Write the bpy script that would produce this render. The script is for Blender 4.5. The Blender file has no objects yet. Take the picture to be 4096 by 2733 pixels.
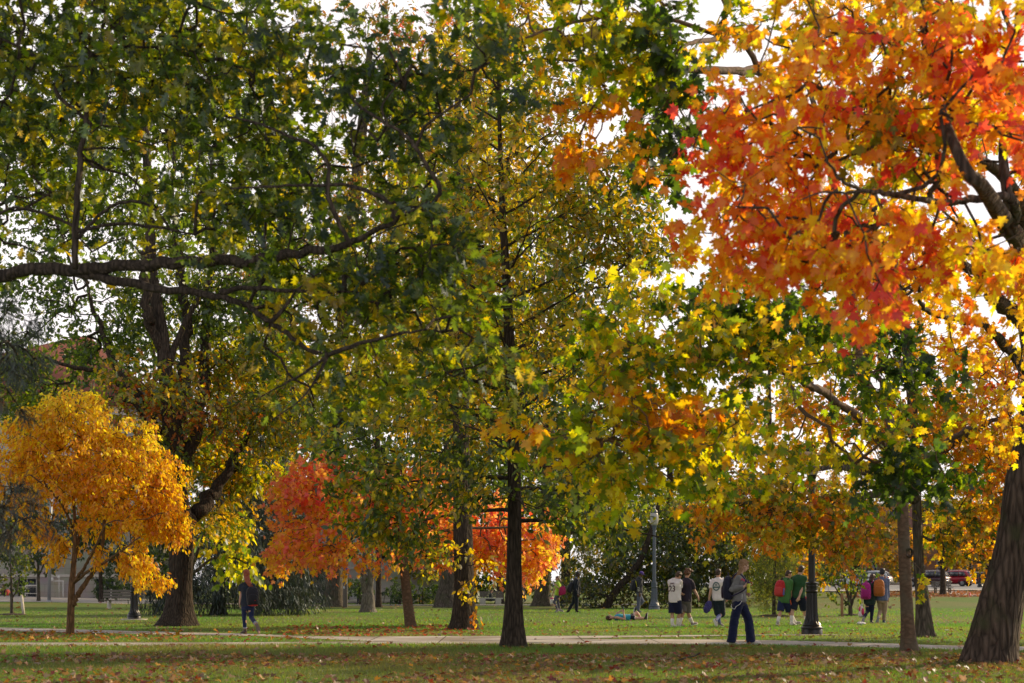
import bpy, bmesh, math, random
import numpy as np
from mathutils import Vector, Matrix
R = math.radians
scene = bpy.context.scene
COL = scene.collection
rng = np.random.default_rng(7)
random.seed(7)
# ------------------------------------------------------------------ camera model (photo pixels 4096 x 2733)
F, CX, YH, CAMH = 5689.0, 2048.0, 2338.0, 1.23
_U = np.array([-0.50, -0.36, -0.25, -0.15, 0.10, 0.22, 0.31, 0.60])
_C = np.array([0.36, 0.34, 0.02, -0.33, -0.28, 0.50, 0.57, 0.70])
def gz(X, Y):
    """height of the terrain: flat lawn, then a gentle rise to the street and the plaza"""
    X = np.asarray(X, float); Y = np.asarray(Y, float)
    t = np.clip((Y - 64.0) / 46.0, 0, 2.1)
    t = t * t / (t + 0.25) * 1.15
    u = X / np.maximum(Y, 5.0)
    return np.interp(u, _U, _C) * t
def P(px, py, D):
    return np.array([(px - CX) / F * D, D, CAMH + (YH - py) / F * D])
def GD(px, D):
    """ground point under image column px at distance D"""
    X = (px - CX) / F * D
    return np.array([X, D, float(gz(X, D))])
def G(px, py):
    """ground point seen at pixel (px, py)"""
    lo, hi = 8.0, 400.0
    for _ in range(60):
        m = (lo + hi) / 2
        p = P(px, py, m)
        if p[2] > float(gz(p[0], m)): lo = m
        else: hi = m
    return GD(px, (lo + hi) / 2)
def nrm(v):
    v = np.asarray(v, float)
    return v / np.maximum(np.linalg.norm(v, axis=-1, keepdims=True), 1e-9)
# ------------------------------------------------------------------ scene-object helpers
def tag(o, label=None, cat=None, group=None, kind=None):
    if label: o['label'] = label
    if cat: o['category'] = cat
    if group: o['group'] = group
    if kind: o['kind'] = kind
    return o
def empty(name, loc, label=None, cat=None, group=None, rz=0.0):
    o = bpy.data.objects.new(name, None)
    o.empty_display_size = 0.2
    COL.objects.link(o)
    o.location = [float(c) for c in loc]
    o.rotation_euler = (0, 0, rz)
    return tag(o, label, cat, group)
def child_of(o, parent):
    """parent so that the world position of the (world-space) mesh is kept"""
    if parent is None: return
    bpy.context.view_layer.update() if False else None
    pm = world_of(parent)
    o.parent = parent
    o.matrix_parent_inverse = pm.inverted()
def world_of(o):
    m = Matrix.LocRotScale(o.location, o.rotation_euler, o.scale)
    if o.parent is not None:
        return world_of(o.parent) @ o.matrix_parent_inverse @ m
    return m
def link_mesh(name, me, mat, parent=None, smooth=True, local=False):
    o = bpy.data.objects.new(name, me)
    COL.objects.link(o)
    if mat is not None:
        me.materials.clear()
        for m in (mat if isinstance(mat, (list, tuple)) else [mat]): me.materials.append(m)
    if smooth: me.shade_smooth()
    if parent is not None:
        if local: o.parent = parent
        else: child_of(o, parent)
    return o
def mesh_np(name, V, faces, col=None):
    """V (n,3); faces: list of int arrays (m,k); col (n,3) per-vertex colour"""
    me = bpy.data.meshes.new(name)
    V = np.ascontiguousarray(V, np.float32)
    faces = [np.asarray(f, np.int32) for f in faces if len(f)]
    me.vertices.add(len(V)); me.vertices.foreach_set('co', V.ravel())
    idx = np.concatenate([f.ravel() for f in faces])
    tot = np.concatenate([np.full(len(f), f.shape[1], np.int32) for f in faces])
    st = np.concatenate([[0], np.cumsum(tot)[:-1]]).astype(np.int32)
    me.loops.add(len(idx)); me.loops.foreach_set('vertex_index', idx.astype(np.int32))
    me.polygons.add(len(tot))
    me.polygons.foreach_set('loop_start', st)
    me.update(calc_edges=True)
    if col is not None:
        a = me.color_attributes.new('Col', 'FLOAT_COLOR', 'POINT')
        c4 = np.ones((len(V), 4), np.float32); c4[:, :3] = col
        a.data.foreach_set('color', c4.ravel())
    me.validate()
    return me
class MB:
    """collects shapes and links them as ONE mesh object"""
    def __init__(s): s.v = []; s.f = []; s.n = 0; s.c = []
    def add(s, V, faces, col=None):
        V = np.asarray(V, float).reshape(-1, 3)
        for f in faces:
            f = np.asarray(f, int)
            if f.ndim == 1: f = f[None]
            if len(f): s.f.append(f + s.n)
        s.v.append(V); s.n += len(V)
        s.c.append(np.tile((0.5, 0.5, 0.5) if col is None else col, (len(V), 1)) if col is None or np.ndim(col) == 1 else col)
        return s
    def box(s, c, size, rz=0.0, M=None):
        x, y, z = np.asarray(size) / 2.0
        V = np.array([[-x,-y,-z],[x,-y,-z],[x,y,-z],[-x,y,-z],[-x,-y,z],[x,-y,z],[x,y,z],[-x,y,z]])
        if M is not None: V = V @ np.asarray(M).T
        if rz:
            cs, sn = math.cos(rz), math.sin(rz)
            V = V @ np.array([[cs, sn, 0], [-sn, cs, 0], [0, 0, 1]])
        return s.add(V + np.asarray(c), [[[0,3,2,1],[4,5,6,7],[0,1,5,4],[1,2,6,5],[2,3,7,6],[3,0,4,7]]])
    def tube(s, pts, rad, sides=8, col=None, squash=None, jag=0.0, flare=None):
        pts = np.asarray(pts, float); n = len(pts)
        rad = np.broadcast_to(np.asarray(rad, float), (n,)) if np.ndim(rad) < 2 else np.asarray(rad)
        t = np.gradient(pts, axis=0); t = nrm(t)
        ref = np.array([1.0, 0, 0]) if abs(t[0][0]) < 0.8 else np.array([0, 1.0, 0])
        N = np.zeros((n, 3)); u = ref - t[0] * ref.dot(t[0]); N[0] = u / np.linalg.norm(u)
        for i in range(1, n):
            u = N[i-1] - t[i] * N[i-1].dot(t[i]); N[i] = u / max(np.linalg.norm(u), 1e-9)
        B = np.cross(t, N)
        a = np.linspace(0, 2*math.pi, sides, endpoint=False)
        rr = rad[:, None] * np.ones((1, sides))
        if jag is not None and np.ndim(jag) == 2: rr = rr * jag
        elif jag: rr = rr * (1 + jag * rng.normal(size=(n, sides)))
        V = pts[:, None, :] + rr[..., None] * (np.cos(a)[None, :, None] * N[:, None, :] + np.sin(a)[None, :, None] * B[:, None, :])
        V = V.reshape(-1, 3)
        i = np.arange(n - 1)[:, None] * sides; j = np.arange(sides)[None, :]; j2 = (j + 1) % sides
        q = np.stack([i + j, i + j2, i + sides + j2, i + sides + j], -1).reshape(-1, 4)
        V = np.vstack([V, pts[:1], pts[-1:]]); k = n * sides
        jj = np.arange(sides); jn = (jj + 1) % sides
        c0 = np.stack([np.full(sides, k), jn, jj], -1)
        c1 = np.stack([np.full(sides, k + 1), (n-1)*sides + jj, (n-1)*sides + jn], -1)
        return s.add(V, [q, c0, c1], col)
    def lathe(s, c, prof, sides=24, flute=0.0, nfl=12):
        """prof: list of (r, z) from bottom to top around a vertical axis through c"""
        prof = np.asarray(prof, float); n = len(prof)
        a = np.linspace(0, 2*math.pi, sides, endpoint=False)
        fl = prof[:, 2] if prof.shape[1] > 2 else np.zeros(n)
        r = prof[:, 0][:, None] * (1 + fl[:, None] * (np.cos(a * nfl)[None] - 1) * 0.5)
        V = np.stack([r*np.cos(a), r*np.sin(a), np.broadcast_to(prof[:, 1][:, None], r.shape)], -1).reshape(-1, 3) + np.asarray(c)
        i = np.arange(n - 1)[:, None] * sides; j = np.arange(sides)[None, :]; j2 = (j + 1) % sides
        q = np.stack([i + j, i + j2, i + sides + j2, i + sides + j], -1).reshape(-1, 4)
        return s.add(V, [q, [list(range(sides))[::-1]], [[(n-1)*sides + k for k in range(sides)]]])
    def ball(s, c, r, M=None, nu=12, nv=8):
        th = np.linspace(0, math.pi, nv + 1); ph = np.linspace(0, 2*math.pi, nu, endpoint=False)
        V = np.stack([np.sin(th)[:, None]*np.cos(ph), np.sin(th)[:, None]*np.sin(ph), np.cos(th)[:, None]*np.ones(nu)], -1).reshape(-1, 3)
        V = V * np.broadcast_to(np.asarray(r, float), (3,))
        if M is not None: V = V @ np.asarray(M).T
        i = np.arange(nv)[:, None] * nu; j = np.arange(nu)[None, :]; j2 = (j + 1) % nu
        q = np.stack([i + j, i + nu + j, i + nu + j2, i + j2], -1).reshape(-1, 4)
        return s.add(V + np.asarray(c), [q])
    def poly(s, pts, col=None):
        return s.add(np.asarray(pts, float), [[list(range(len(pts)))]], col)
    def prism(s, pts2, y0, y1, M=None, o=(0, 0, 0)):
        """profile in local (x,z) extruded along local y"""
        n = len(pts2); p = np.asarray(pts2, float)
        V = np.vstack([np.c_[p[:, 0], np.full(n, y0), p[:, 1]], np.c_[p[:, 0], np.full(n, y1), p[:, 1]]])
        if M is not None: V = V @ np.asarray(M).T
        sides = [[i, (i+1) % n, n + (i+1) % n, n + i] for i in range(n)]
        return s.add(V + np.asarray(o), [sides, [list(range(n))[::-1]], [list(range(n, 2*n))]])
    def build(s, name, mat, parent=None, smooth=True, colours=False, bevel=0.0, auto=None, local=False):
        V = np.vstack(s.v)
        me = bpy.data.meshes.new(name)
        groups = {}
        for f in s.f: groups.setdefault(f.shape[1], []).append(f)
        me = mesh_np(name, V, [np.vstack(g) for g in groups.values()], np.vstack(s.c) if colours else None)
        if bevel:
            bm = bmesh.new(); bm.from_mesh(me)
            bmesh.ops.remove_doubles(bm, verts=bm.verts, dist=1e-5)
            es = [e for e in bm.edges if len(e.link_faces) == 2 and e.calc_face_angle(0) > 0.5]
            bmesh.ops.bevel(bm, geom=es, offset=bevel, segments=2, affect='EDGES', profile=0.6, clamp_overlap=True)
            bm.to_mesh(me); bm.free()
        o = link_mesh(name, me, mat, parent, smooth, local)
        if smooth and auto:
            me.set_sharp_from_angle(angle=R(auto))
        return o
def catmull(pts, per=6):
    pts = np.asarray(pts, float)
    if len(pts) < 3: 
        t = np.linspace(0, 1, per + 1)[:, None]; return pts[0] * (1 - t) + pts[-1] * t
    p = np.vstack([2*pts[0]-pts[1], pts, 2*pts[-1]-pts[-2]])
    out = []
    for i in range(1, len(p) - 2):
        for t in np.linspace(0, 1, per, endpoint=False):
            a, b, c, d = p[i-1], p[i], p[i+1], p[i+2]
            out.append(0.5*((2*b)+(-a+c)*t+(2*a-5*b+4*c-d)*t*t+(-a+3*b-3*c+d)*t**3))
    out.append(pts[-1]); return np.array(out)
# ------------------------------------------------------------------ materials
def mat_new(name):
    m = bpy.data.materials.new(name); m.use_nodes = True
    nt = m.node_tree; nt.nodes.clear()
    out = nt.nodes.new('ShaderNodeOutputMaterial')
    return m, nt, out
def pbr(name, col, rough=0.6, metal=0.0, spec=0.4, var=0.12, scale=6.0, bump=0.0, bscale=40.0, sheen=0.0):
    """procedural: noise-varied base colour, optional bump"""
    m, nt, out = mat_new(name); N = nt.nodes.new; L = nt.links.new
    b = N('ShaderNodeBsdfPrincipled'); L(b.outputs[0], out.inputs[0])
    b.inputs['Roughness'].default_value = rough; b.inputs['Metallic'].default_value = metal
    b.inputs['Specular IOR Level'].default_value = spec
    if sheen: b.inputs['Sheen Weight'].default_value = sheen
    tc = N('ShaderNodeTexCoord'); ns = N('ShaderNodeTexNoise'); ns.inputs['Scale'].default_value = scale; ns.inputs['Detail'].default_value = 5
    L(tc.outputs['Object'], ns.inputs['Vector'])
    mx = N('ShaderNodeMix'); mx.data_type = 'RGBA'
    mx.inputs[6].default_value = (*[c*(1-var) for c in col], 1); mx.inputs[7].default_value = (*[min(1, c*(1+var)) for c in col], 1)
    L(ns.outputs['Fac'], mx.inputs[0]); L(mx.outputs[2], b.inputs['Base Color'])
    if bump:
        n2 = N('ShaderNodeTexNoise'); n2.inputs['Scale'].default_value = bscale; n2.inputs['Detail'].default_value = 4
        L(tc.outputs['Object'], n2.inputs['Vector'])
        bp = N('ShaderNodeBump'); bp.inputs['Strength'].default_value = bump; bp.inputs['Distance'].default_value = 0.02
        L(n2.outputs['Fac'], bp.inputs['Height']); L(bp.outputs[0], b.inputs['Normal'])
    return m
def leaf_material(name, tr=0.55, gain=(2.3, 2.1, 1.2), gloss=0.10):
    m, nt, out = mat_new(name); N = nt.nodes.new; L = nt.links.new
    a = N('ShaderNodeVertexColor'); a.layer_name = 'Col'
    d = N('ShaderNodeBsdfDiffuse'); t = N('ShaderNodeBsdfTranslucent'); g = N('ShaderNodeBsdfGlossy')
    g.inputs['Roughness'].default_value = 0.42; g.inputs['Color'].default_value = (0.75, 0.85, 1.0, 1)
    L(a.outputs['Color'], d.inputs['Color'])
    v = N('ShaderNodeMix'); v.data_type = 'RGBA'; v.blend_type = 'MULTIPLY'; v.inputs[0].default_value = 1.0
    v.inputs[7].default_value = (*gain, 1); v.clamp_result = True
    L(a.outputs['Color'], v.inputs[6]); L(v.outputs[2], t.inputs['Color'])
    m1 = N('ShaderNodeMixShader'); m1.inputs[0].default_value = tr
    L(d.outputs[0], m1.inputs[1]); L(t.outputs[0], m1.inputs[2])
    m2 = N('ShaderNodeMixShader'); m2.inputs[0].default_value = gloss
    L(m1.outputs[0], m2.inputs[1]); L(g.outputs[0], m2.inputs[2]); L(m2.outputs[0], out.inputs[0])
    return m
def bark_material(name, col, scale=(14, 14, 2.2), dark=0.35, bump=0.9, moss=None):
    m, nt, out = mat_new(name); N = nt.nodes.new; L = nt.links.new
    b = N('ShaderNodeBsdfPrincipled'); b.inputs['Roughness'].default_value = 0.9; b.inputs['Specular IOR Level'].default_value = 0.2
    L(b.outputs[0], out.inputs[0])
    tc = N('ShaderNodeTexCoord'); mp = N('ShaderNodeMapping'); mp.inputs['Scale'].default_value = scale
    L(tc.outputs['Object'], mp.inputs['Vector'])
    w = N('ShaderNodeTexNoise'); w.inputs['Scale'].default_value = 1.0; w.inputs['Detail'].default_value = 6; w.inputs['Distortion'].default_value = 1.2
    L(mp.outputs[0], w.inputs['Vector'])
    vo = N('ShaderNodeTexVoronoi'); vo.feature = 'DISTANCE_TO_EDGE'; vo.inputs['Scale'].default_value = 1.3
    L(mp.outputs[0], vo.inputs['Vector'])
    ad = N('ShaderNodeMath'); ad.operation = 'MULTIPLY_ADD'; L(vo.outputs['Distance'], ad.inputs[0]); ad.inputs[1].default_value = 1.4; L(w.outputs['Fac'], ad.inputs[2])
    r = N('ShaderNodeValToRGB'); r.color_ramp.elements[0].position = 0.42; r.color_ramp.elements[1].position = 1.0
    r.color_ramp.elements[0].color = (*[c*dark for c in col], 1); r.color_ramp.elements[1].color = (*[c*1.25 for c in col], 1)
    L(ad.outputs[0], r.inputs[0])
    src = r.outputs[0]
    if moss:
        n3 = N('ShaderNodeTexNoise'); n3.inputs['Scale'].default_value = 2.5; n3.inputs['Detail'].default_value = 5
        L(tc.outputs['Object'], n3.inputs['Vector'])
        rr = N('ShaderNodeValToRGB'); rr.color_ramp.elements[0].position = 0.5; rr.color_ramp.elements[1].position = 0.72
        L(n3.outputs['Fac'], rr.inputs[0])
        mm = N('ShaderNodeMix'); mm.data_type = 'RGBA'; mm.inputs[7].default_value = (*moss, 1)
        L(rr.outputs[0], mm.inputs[0]); L(src, mm.inputs[6]); src = mm.outputs[2]
    L(src, b.inputs['Base Color'])
    bp = N('ShaderNodeBump'); bp.inputs['Strength'].default_value = bump; bp.inputs['Distance'].default_value = 0.05
    L(ad.outputs[0], bp.inputs['Height']); L(bp.outputs[0], b.inputs['Normal'])
    return m
# ------------------------------------------------------------------ foliage
def fan(half, zfun=lambda x, y: -0.25*x*x*1.2 - 0.12*(y-0.3)**2, c=(0, 0.32)):
    h = np.array(half, float)
    ring = np.vstack([h, np.c_[-h[-2:0:-1, 0], h[-2:0:-1, 1]]])
    V = np.vstack([[c], ring]); n = len(ring)
    V3 = np.c_[V, [zfun(x, y) for x, y in V]]
    T = [[0, 1+i, 1+(i+1) % n] for i in range(n)]
    return V3, np.array(T)
LEAF = {
 'maple': fan([(0,0),(.15,-.07),(.40,-.03),(.29,.13),(.60,.33),(.45,.40),(.50,.57),(.23,.47),(.17,.58),(.23,.76),(.10,.79),(0,1.02)]),
 'maple_lo': fan([(0,0),(.38,-.02),(.27,.14),(.56,.42),(.20,.46),(.20,.72),(0,1)]),
 'oak': fan([(0,0),(.07,.10),(.20,.17),(.10,.28),(.36,.40),(.13,.50),(.38,.68),(.12,.73),(.18,.90),(0,1)]),
 'oak_lo': fan([(0,0),(.22,.2),(.11,.34),(.34,.55),(.13,.66),(.17,.88),(0,1)]),
 'oval': fan([(0,0),(.24,.22),(.30,.5),(.2,.8),(0,1)], c=(0,.5)),
}
def _quadleaf(w, z=0.12):
    V = np.array([[0,0,0],[w,.35,-z*w*2],[w*.9,.65,-z*w*2],[0,1,-.08],[-w*.9,.65,-z*w*2],[-w,.35,-z*w*2]])
    return V, np.array([[0,1,2,3],[0,3,4,5]])
LEAF['shingle'] = _quadleaf(.23); LEAF['lance'] = _quadleaf(.16); LEAF['wide'] = _quadleaf(.33); LEAF['needle'] = _quadleaf(.055)
def rand_unit(n): return nrm(rng.normal(size=(n, 3)))
def leaf_mesh(name, kind, pos, tip, nor, size, col):
    T, Fc = LEAF[kind]; n = len(pos); k = len(T)
    t = nrm(tip); nn = nrm(nor - t * np.sum(nor * t, 1, keepdims=True)); b = np.cross(t, nn)
    cu = rng.normal(1.0, 1.1, n)[:, None, None]; asp = rng.uniform(.78, 1.12, n)[:, None, None]   # every leaf curls and stretches its own way
    V = pos[:, None] + size[:, None, None] * (T[None, :, 0:1]*asp*b[:, None] + T[None, :, 1:2]*t[:, None] + (T[None, :, 2:3]*cu + .10*cu*(T[None, :, 1:2]-.4)*T[None, :, 0:1])*nn[:, None])
    f = (Fc[None] + (np.arange(n) * k)[:, None, None]).reshape(-1, Fc.shape[1])
    e = np.clip(np.hypot(T[:, 0], T[:, 1] - .4)*1.5, 0, 1)            # paler round the veins, darker and redder rims
    w_ = (1.16 - .34*e)[None, :] * rng.uniform(.88, 1.12, (n, k))
    c = (col[:, None, :]*w_[..., None]); c[..., 1] *= (1.06 - .16*e)[None, :]; c = c.reshape(-1, 3)
    return V.reshape(-1, 3), f, c
def seg_batch(p0, p1, r0, r1, sides):
    n = len(p0); d = nrm(p1 - p0)
    ref = np.where(np.abs(d[:, 2:3]) < 0.9, np.array([[0, 0, 1.0]]), np.array([[1.0, 0, 0]]))
    u = nrm(np.cross(d, ref)); w = np.cross(d, u)
    a = np.linspace(0, 2*math.pi, sides, endpoint=False)
    ring = np.cos(a)[None, :, None]*u[:, None] + np.sin(a)[None, :, None]*w[:, None]
    V = np.concatenate([p0[:, None] + ring*r0[:, None, None], p1[:, None] + ring*r1[:, None, None]], 1)
    j = np.arange(sides); j2 = (j+1) % sides
    q = np.stack([j, j2, sides+j2, sides+j], -1)
    f = (q[None] + (np.arange(n)*2*sides)[:, None, None]).reshape(-1, 4)
    return V.reshape(-1, 3), f
def vnoise(p, s, seed=0):
    """cheap smooth noise in [-1, 1]"""
    p = np.asarray(p) / s; o = np.zeros(len(p)); r = np.random.default_rng(seed)
    for k in range(5):
        w = r.normal(size=3) * (1 + 0.5*k); o += np.sin(p @ w + r.uniform(0, 6.28)) / (1 + .35*k)
    return o / 2.4
def trunk_tube(mb, pts, rad, sides, ridges=0, flare=0.0, seed=1, per=6):
    """smooth tapered trunk with root flare and bark ridges in the mesh"""
    pts = np.asarray(pts, float); q = np.c_[pts, rad]
    c = catmull(q, per); p, r = c[:, :3], np.maximum(c[:, 3], 0.004)
    n = len(p); a = np.linspace(0, 2*math.pi, sides, endpoint=False)
    rs = np.random.default_rng(seed)
    h = np.r_[0, np.cumsum(np.linalg.norm(np.diff(p, axis=0), axis=1))]
    J = np.ones((n, sides))
    for k in (2, 3, 5): J += 0.035*np.cos(k*a[None] + rs.uniform(0, 6.28) + 0.6*h[:, None]*rs.normal())
    if ridges:
        tw = a[None]*ridges + 0.55*h[:, None] + 1.3*np.sin(h[:, None]*2.3 + a[None]*3 + rs.uniform(0, 6))
        J += 0.05*np.abs(np.sin(tw/2)) + 0.012*rs.normal(size=(n, sides))
    if flare:
        e = np.exp(-h / 0.32)[:, None]
        lob = 0.65 + 0.35*np.cos(5*a + rs.uniform(0, 6))[None] * 0.9
        J += flare * e * np.maximum(lob, 0.15)
    mb.tube(p, r, sides, jag=J)
    return p, r
def tree(name, label, cat, trunk, limbs, blobs, leaf, size, pals, bark, lmat, group=None, k=16, twig=0.45,
         droop=0.25, hang=0.45, upw=0.35, seed=1, ridges=0, flare=0.5, sides=14, noise_s=1.2, gap=0.15, pipe=0.010,
         conebias=0.0, flat=1.0, pull=0.35, minr=0.0025, dens=1.0, trunk_name='trunk', crown_name='crown', clear=None, holes=()):
    """trunk: [(x,y,z,r)..] world; limbs: list of polylines [(x,y,z,r)..]; blobs: (px,py,D,rx,ry,rd,tau,pal)"""
    global rng
    keep = rng; rng = np.random.default_rng(seed)
    base = np.array(trunk[0][:3])
    root = empty(name, base, label, cat, group)
    tb = MB()
    tr = np.array(trunk, float)
    trunk_tube(tb, tr[:, :3], tr[:, 3], sides, ridges, flare, seed)
    tb.build(trunk_name, bark, root)
    nodes = [catmull(tr[:, :3], 5)]; par_len = [np.r_[0, np.cumsum(np.linalg.norm(np.diff(nodes[0], axis=0), axis=1))]]
    nodes[0] = nodes[0][int(len(nodes[0])*0.3):]; par_len[0] = par_len[0][int(len(par_len[0])*0.3):]
    lb = MB()
    for lm in limbs:
        lm = np.array(lm, float)
        q = catmull(lm, 5)
        w = rng.normal(size=(len(q), 3)) * 0.25 * np.median(lm[:, 3]); w[0] = 0
        q[:, :3] += w
        lb.tube(q[:, :3], np.maximum(q[:, 3], 0.003), 8 if lm[0, 3] > 0.03 else 6, jag=0.05)
        nodes.append(q[:, :3]); d0 = np.linalg.norm(q[0, :3] - base)
        par_len.append(d0 + np.r_[0, np.cumsum(np.linalg.norm(np.diff(q[:, :3], axis=0), axis=1))])
    NX = np.vstack(nodes); NL = np.concatenate(par_len)
    T, Fc = LEAF[leaf]
    if leaf in ('lance', 'wide', 'needle', 'shingle'): area = {'lance': .2, 'wide': .42, 'needle': .07, 'shingle': .29}[leaf]
    else:
        r_ = T[1:, :2]; area = 0.5*abs(np.sum(r_[:, 0]*np.roll(r_[:, 1], -1) - r_[:, 1]*np.roll(r_[:, 0], -1)))
    C = []; PI = []
    for b in blobs:
        px, py, D, rx, ry, rd, tau, pi = b
        a_m = math.pi * (rx/F*D) * (ry/F*D)
        ncl = max(2, int(dens * tau * a_m / (area*size*size*0.55) / k))
        o = []
        m = ncl * 6 + 20
        u = rand_unit(m) * (rng.random(m)**(1/2.4))[:, None]
        w = P(px, py, D) + u * np.array([rx/F*D, rd, ry/F*D])
        nv = vnoise(w, noise_s, seed)
        w = w[nv > -1 + 2*gap*0.9][:ncl]
        C.append(w); PI += [pi]*len(w)
    C = np.vstack(C); PI = np.array(PI)
    ok = C[:, 2] > gz(C[:, 0], C[:, 1]) + 0.25
    for hx, hy, hrx, hry in holes:      # gaps in the crown
        sx = CX + C[:, 0]/C[:, 1]*F; sy = YH - (C[:, 2]-CAMH)/C[:, 1]*F
        ok &= ~((((sx-hx)/hrx)**2 + ((sy-hy)/hry)**2 < 1) & (rng.random(len(C)) < .9))
    if clear is not None:      # thin the crown near the trunk
        tx = np.interp(C[:, 2], tr[:, 2], tr[:, 0]); ty = np.interp(C[:, 2], tr[:, 2], tr[:, 1])
        ok &= ~((np.abs(C[:, 0]-tx) < clear) & (C[:, 1] < ty + .5) & (rng.random(len(C)) < .8))
    C, PI = C[ok], PI[ok]
    # grow: every cluster hangs on the nearest woody node, short paths first
    dmin = np.min(np.linalg.norm(C[:, None] - NX[None, ::2], axis=2), axis=1) if len(C)*len(NX) < 4e7 else np.linalg.norm(C - base, axis=1)
    order = np.argsort(dmin); C, PI = C[order], PI[order]
    n0 = len(NX); AX = np.zeros((n0 + len(C), 3)); AX[:n0] = NX; AL = np.zeros(n0 + len(C)); AL[:n0] = NL
    parent = np.zeros(len(C), int)
    for i in range(len(C)):
        d = np.linalg.norm(AX[:n0+i] - C[i], axis=1)
        j = int(np.argmin(d + pull*(AL[:n0+i] - AL[:n0].min())*0.25))
        parent[i] = j; AX[n0+i] = C[i]; AL[n0+i] = AL[j] + d[j]
    cnt = np.ones(n0 + len(C))
    for i in range(len(C)-1, -1, -1): cnt[parent[i]] += cnt[n0+i]
    rad = np.maximum(minr, pipe * cnt**0.42 * 0.45)
    p0, p1 = AX[parent], C
    mid = (p0 + p1)/2 + rng.normal(size=p0.shape)*0.10*np.linalg.norm(p1-p0, axis=1, keepdims=True)
    r1 = rad[n0:]; r0 = np.minimum(rad[parent], r1*1.5)
    for (a_, b_, ra, rb) in ((p0, mid, r0, (r0+r1)/2), (mid, p1, (r0+r1)/2, r1)):
        V, f = seg_batch(a_, b_, ra, rb, 5); lb.add(V, [f])
    # leaves on sprays of twigs
    dirs = nrm(nrm(C - p0) + 0.35*nrm(C - (base + np.array([0, 0, 2.5]))) )
    NT = max(2, k // 6)
    n = len(C)
    u = nrm(dirs[:, None, :] + 0.85*rand_unit(n*NT).reshape(n, NT, 3) + np.array([0, 0, -droop]))
    u[..., 2] *= flat; u = nrm(u)
    L = twig * rng.uniform(0.6, 1.2, size=(n, NT))
    e = C[:, None] + u*L[..., None]
    V, f = seg_batch(np.repeat(C, NT, 0), e.reshape(-1, 3), np.full(n*NT, minr*1.2), np.full(n*NT, minr*0.5), 3); lb.add(V, [f])
    lb.build('branches', bark, root)
    ci = np.repeat(np.arange(n), k); ti = rng.integers(0, NT, n*k); s_ = rng.uniform(0.05, 1.08, n*k)
    uu = u[ci, ti]
    pos = C[ci] + uu*(L[ci, ti]*s_)[:, None] + rng.normal(size=(n*k, 3))*size*0.35
    sag = np.zeros((n*k, 3)); sag[:, 2] = -droop*twig*0.35*s_**2; pos += sag
    tip = nrm(0.55*uu + 0.75*rand_unit(n*k) + np.array([0, 0, -hang]))
    nor = nrm(rand_unit(n*k)*(1-upw) + np.array([0, 0, 1.0])*upw)
    sz = size*rng.uniform(0.65, 1.2, n*k)
    # colour: clump-wise choice in the palette, jitter per leaf
    cc = np.zeros((n, 3)); v1 = vnoise(C, noise_s*0.9, seed+11)*0.5 + 0.5 + rng.normal(size=n)*0.16
    lc = np.zeros((n*k, 3))
    v = np.clip(v1[ci] + rng.normal(size=n*k)*0.17, 0, 0.999)
    for pi in set(PI.tolist()):
        pal = np.array(pals[pi]); m = PI[ci] == pi
        x = v[m]*(len(pal)-1); i0 = np.floor(x).astype(int); fr = (x - i0)[:, None]
        fr = np.clip((fr-0.5)*3.6+0.5, 0, 1)
        lc[m] = pal[i0]*(1-fr) + pal[np.minimum(i0+1, len(pal)-1)]*fr
    lc *= rng.uniform(0.7, 1.25, size=(n*k, 1))
    V, f, c = leaf_mesh('crown', leaf, pos, tip, nor, sz, np.clip(lc, 0, .95))
    me = mesh_np('crown', V, [f], c)
    link_mesh(crown_name, me, lmat, root)
    rng = keep
    return root
# ------------------------------------------------------------------ trees
GD0 = (.019,.038,.020); GD1 = (.033,.058,.020); GM = (.052,.092,.015); YG = (.135,.152,.012); YG2 = (.205,.170,.011)
YE = (.42,.29,.018); YO = (.5,.23,.014); OR = (.52,.145,.012); RO = (.50,.08,.014); RE = (.42,.028,.03); CR = (.30,.016,.035); BR = (.17,.06,.02)
YEg = (.21,.135,.010); YOg = (.21,.105,.010); ORg = (.20,.065,.010)
CG = (.045,.092,.012); CG2 = (.13,.19,.012); CY = (.52,.325,.014); CO = (.56,.22,.012)
leaf_green = leaf_material('leaf_green', .68, (4.5, 3.9, .45), .045)
leaf_warm = leaf_material('leaf_warm', .68, (2.3, 2.9, .9), .025)
leaf_mix = leaf_material('leaf_mix', .70, (3.1, 2.9, .5), .03)
leaf_mix2 = leaf_material('leaf_mix_dim', .66, (2.9, 2.7, .6), .03)
needle_mat = leaf_material('needle', .25, (1.6, 1.6, .8), .06)
bark_dark = bark_material('bark_dark', (.062,.047,.036), (13,13,2.4))
bark_grey = bark_material('bark_grey', (.115,.095,.075), (10,10,1.8), moss=(.07,.075,.04))
bark_smooth = bark_material('bark_smooth', (.135,.085,.055), (6,6,9), dark=.7, bump=.25, moss=(.12,.10,.07))
bark_maple = bark_material('bark_maple', (.105,.075,.058), (9,9,1.1), dark=.3, bump=1.3, moss=(.06,.062,.03))
bark_gold = bark_material('bark_gold', (.16,.09,.045), (12,12,3), dark=.5, bump=.5)
def TP(px, py, D, rpx): p = P(px, py, D); return (p[0], p[1], p[2], rpx/F*D)
def TL(D, pts, D1=None):
    """limb in the picture at one distance (or running from D to D1)"""
    n = len(pts); o = []
    for i, p in enumerate(pts):
        d = D if D1 is None else D + (D1-D)*i/(n-1)
        o.append(TP(p[0], p[1], p[3] if len(p) > 3 else d, p[2]))
    return o
def TG(px, py, r, *rest):
    """trunk standing on the ground point seen at (px, py): rest = (px, py, r_px)"""
    g = G(px, py); D = g[1]
    o = [(g[0], g[1], g[2]-0.06, r/F*D)]
    for q in rest: o.append(TP(q[0], q[1], q[3] if len(q) > 3 else D, q[2]))
    return o, D
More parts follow.
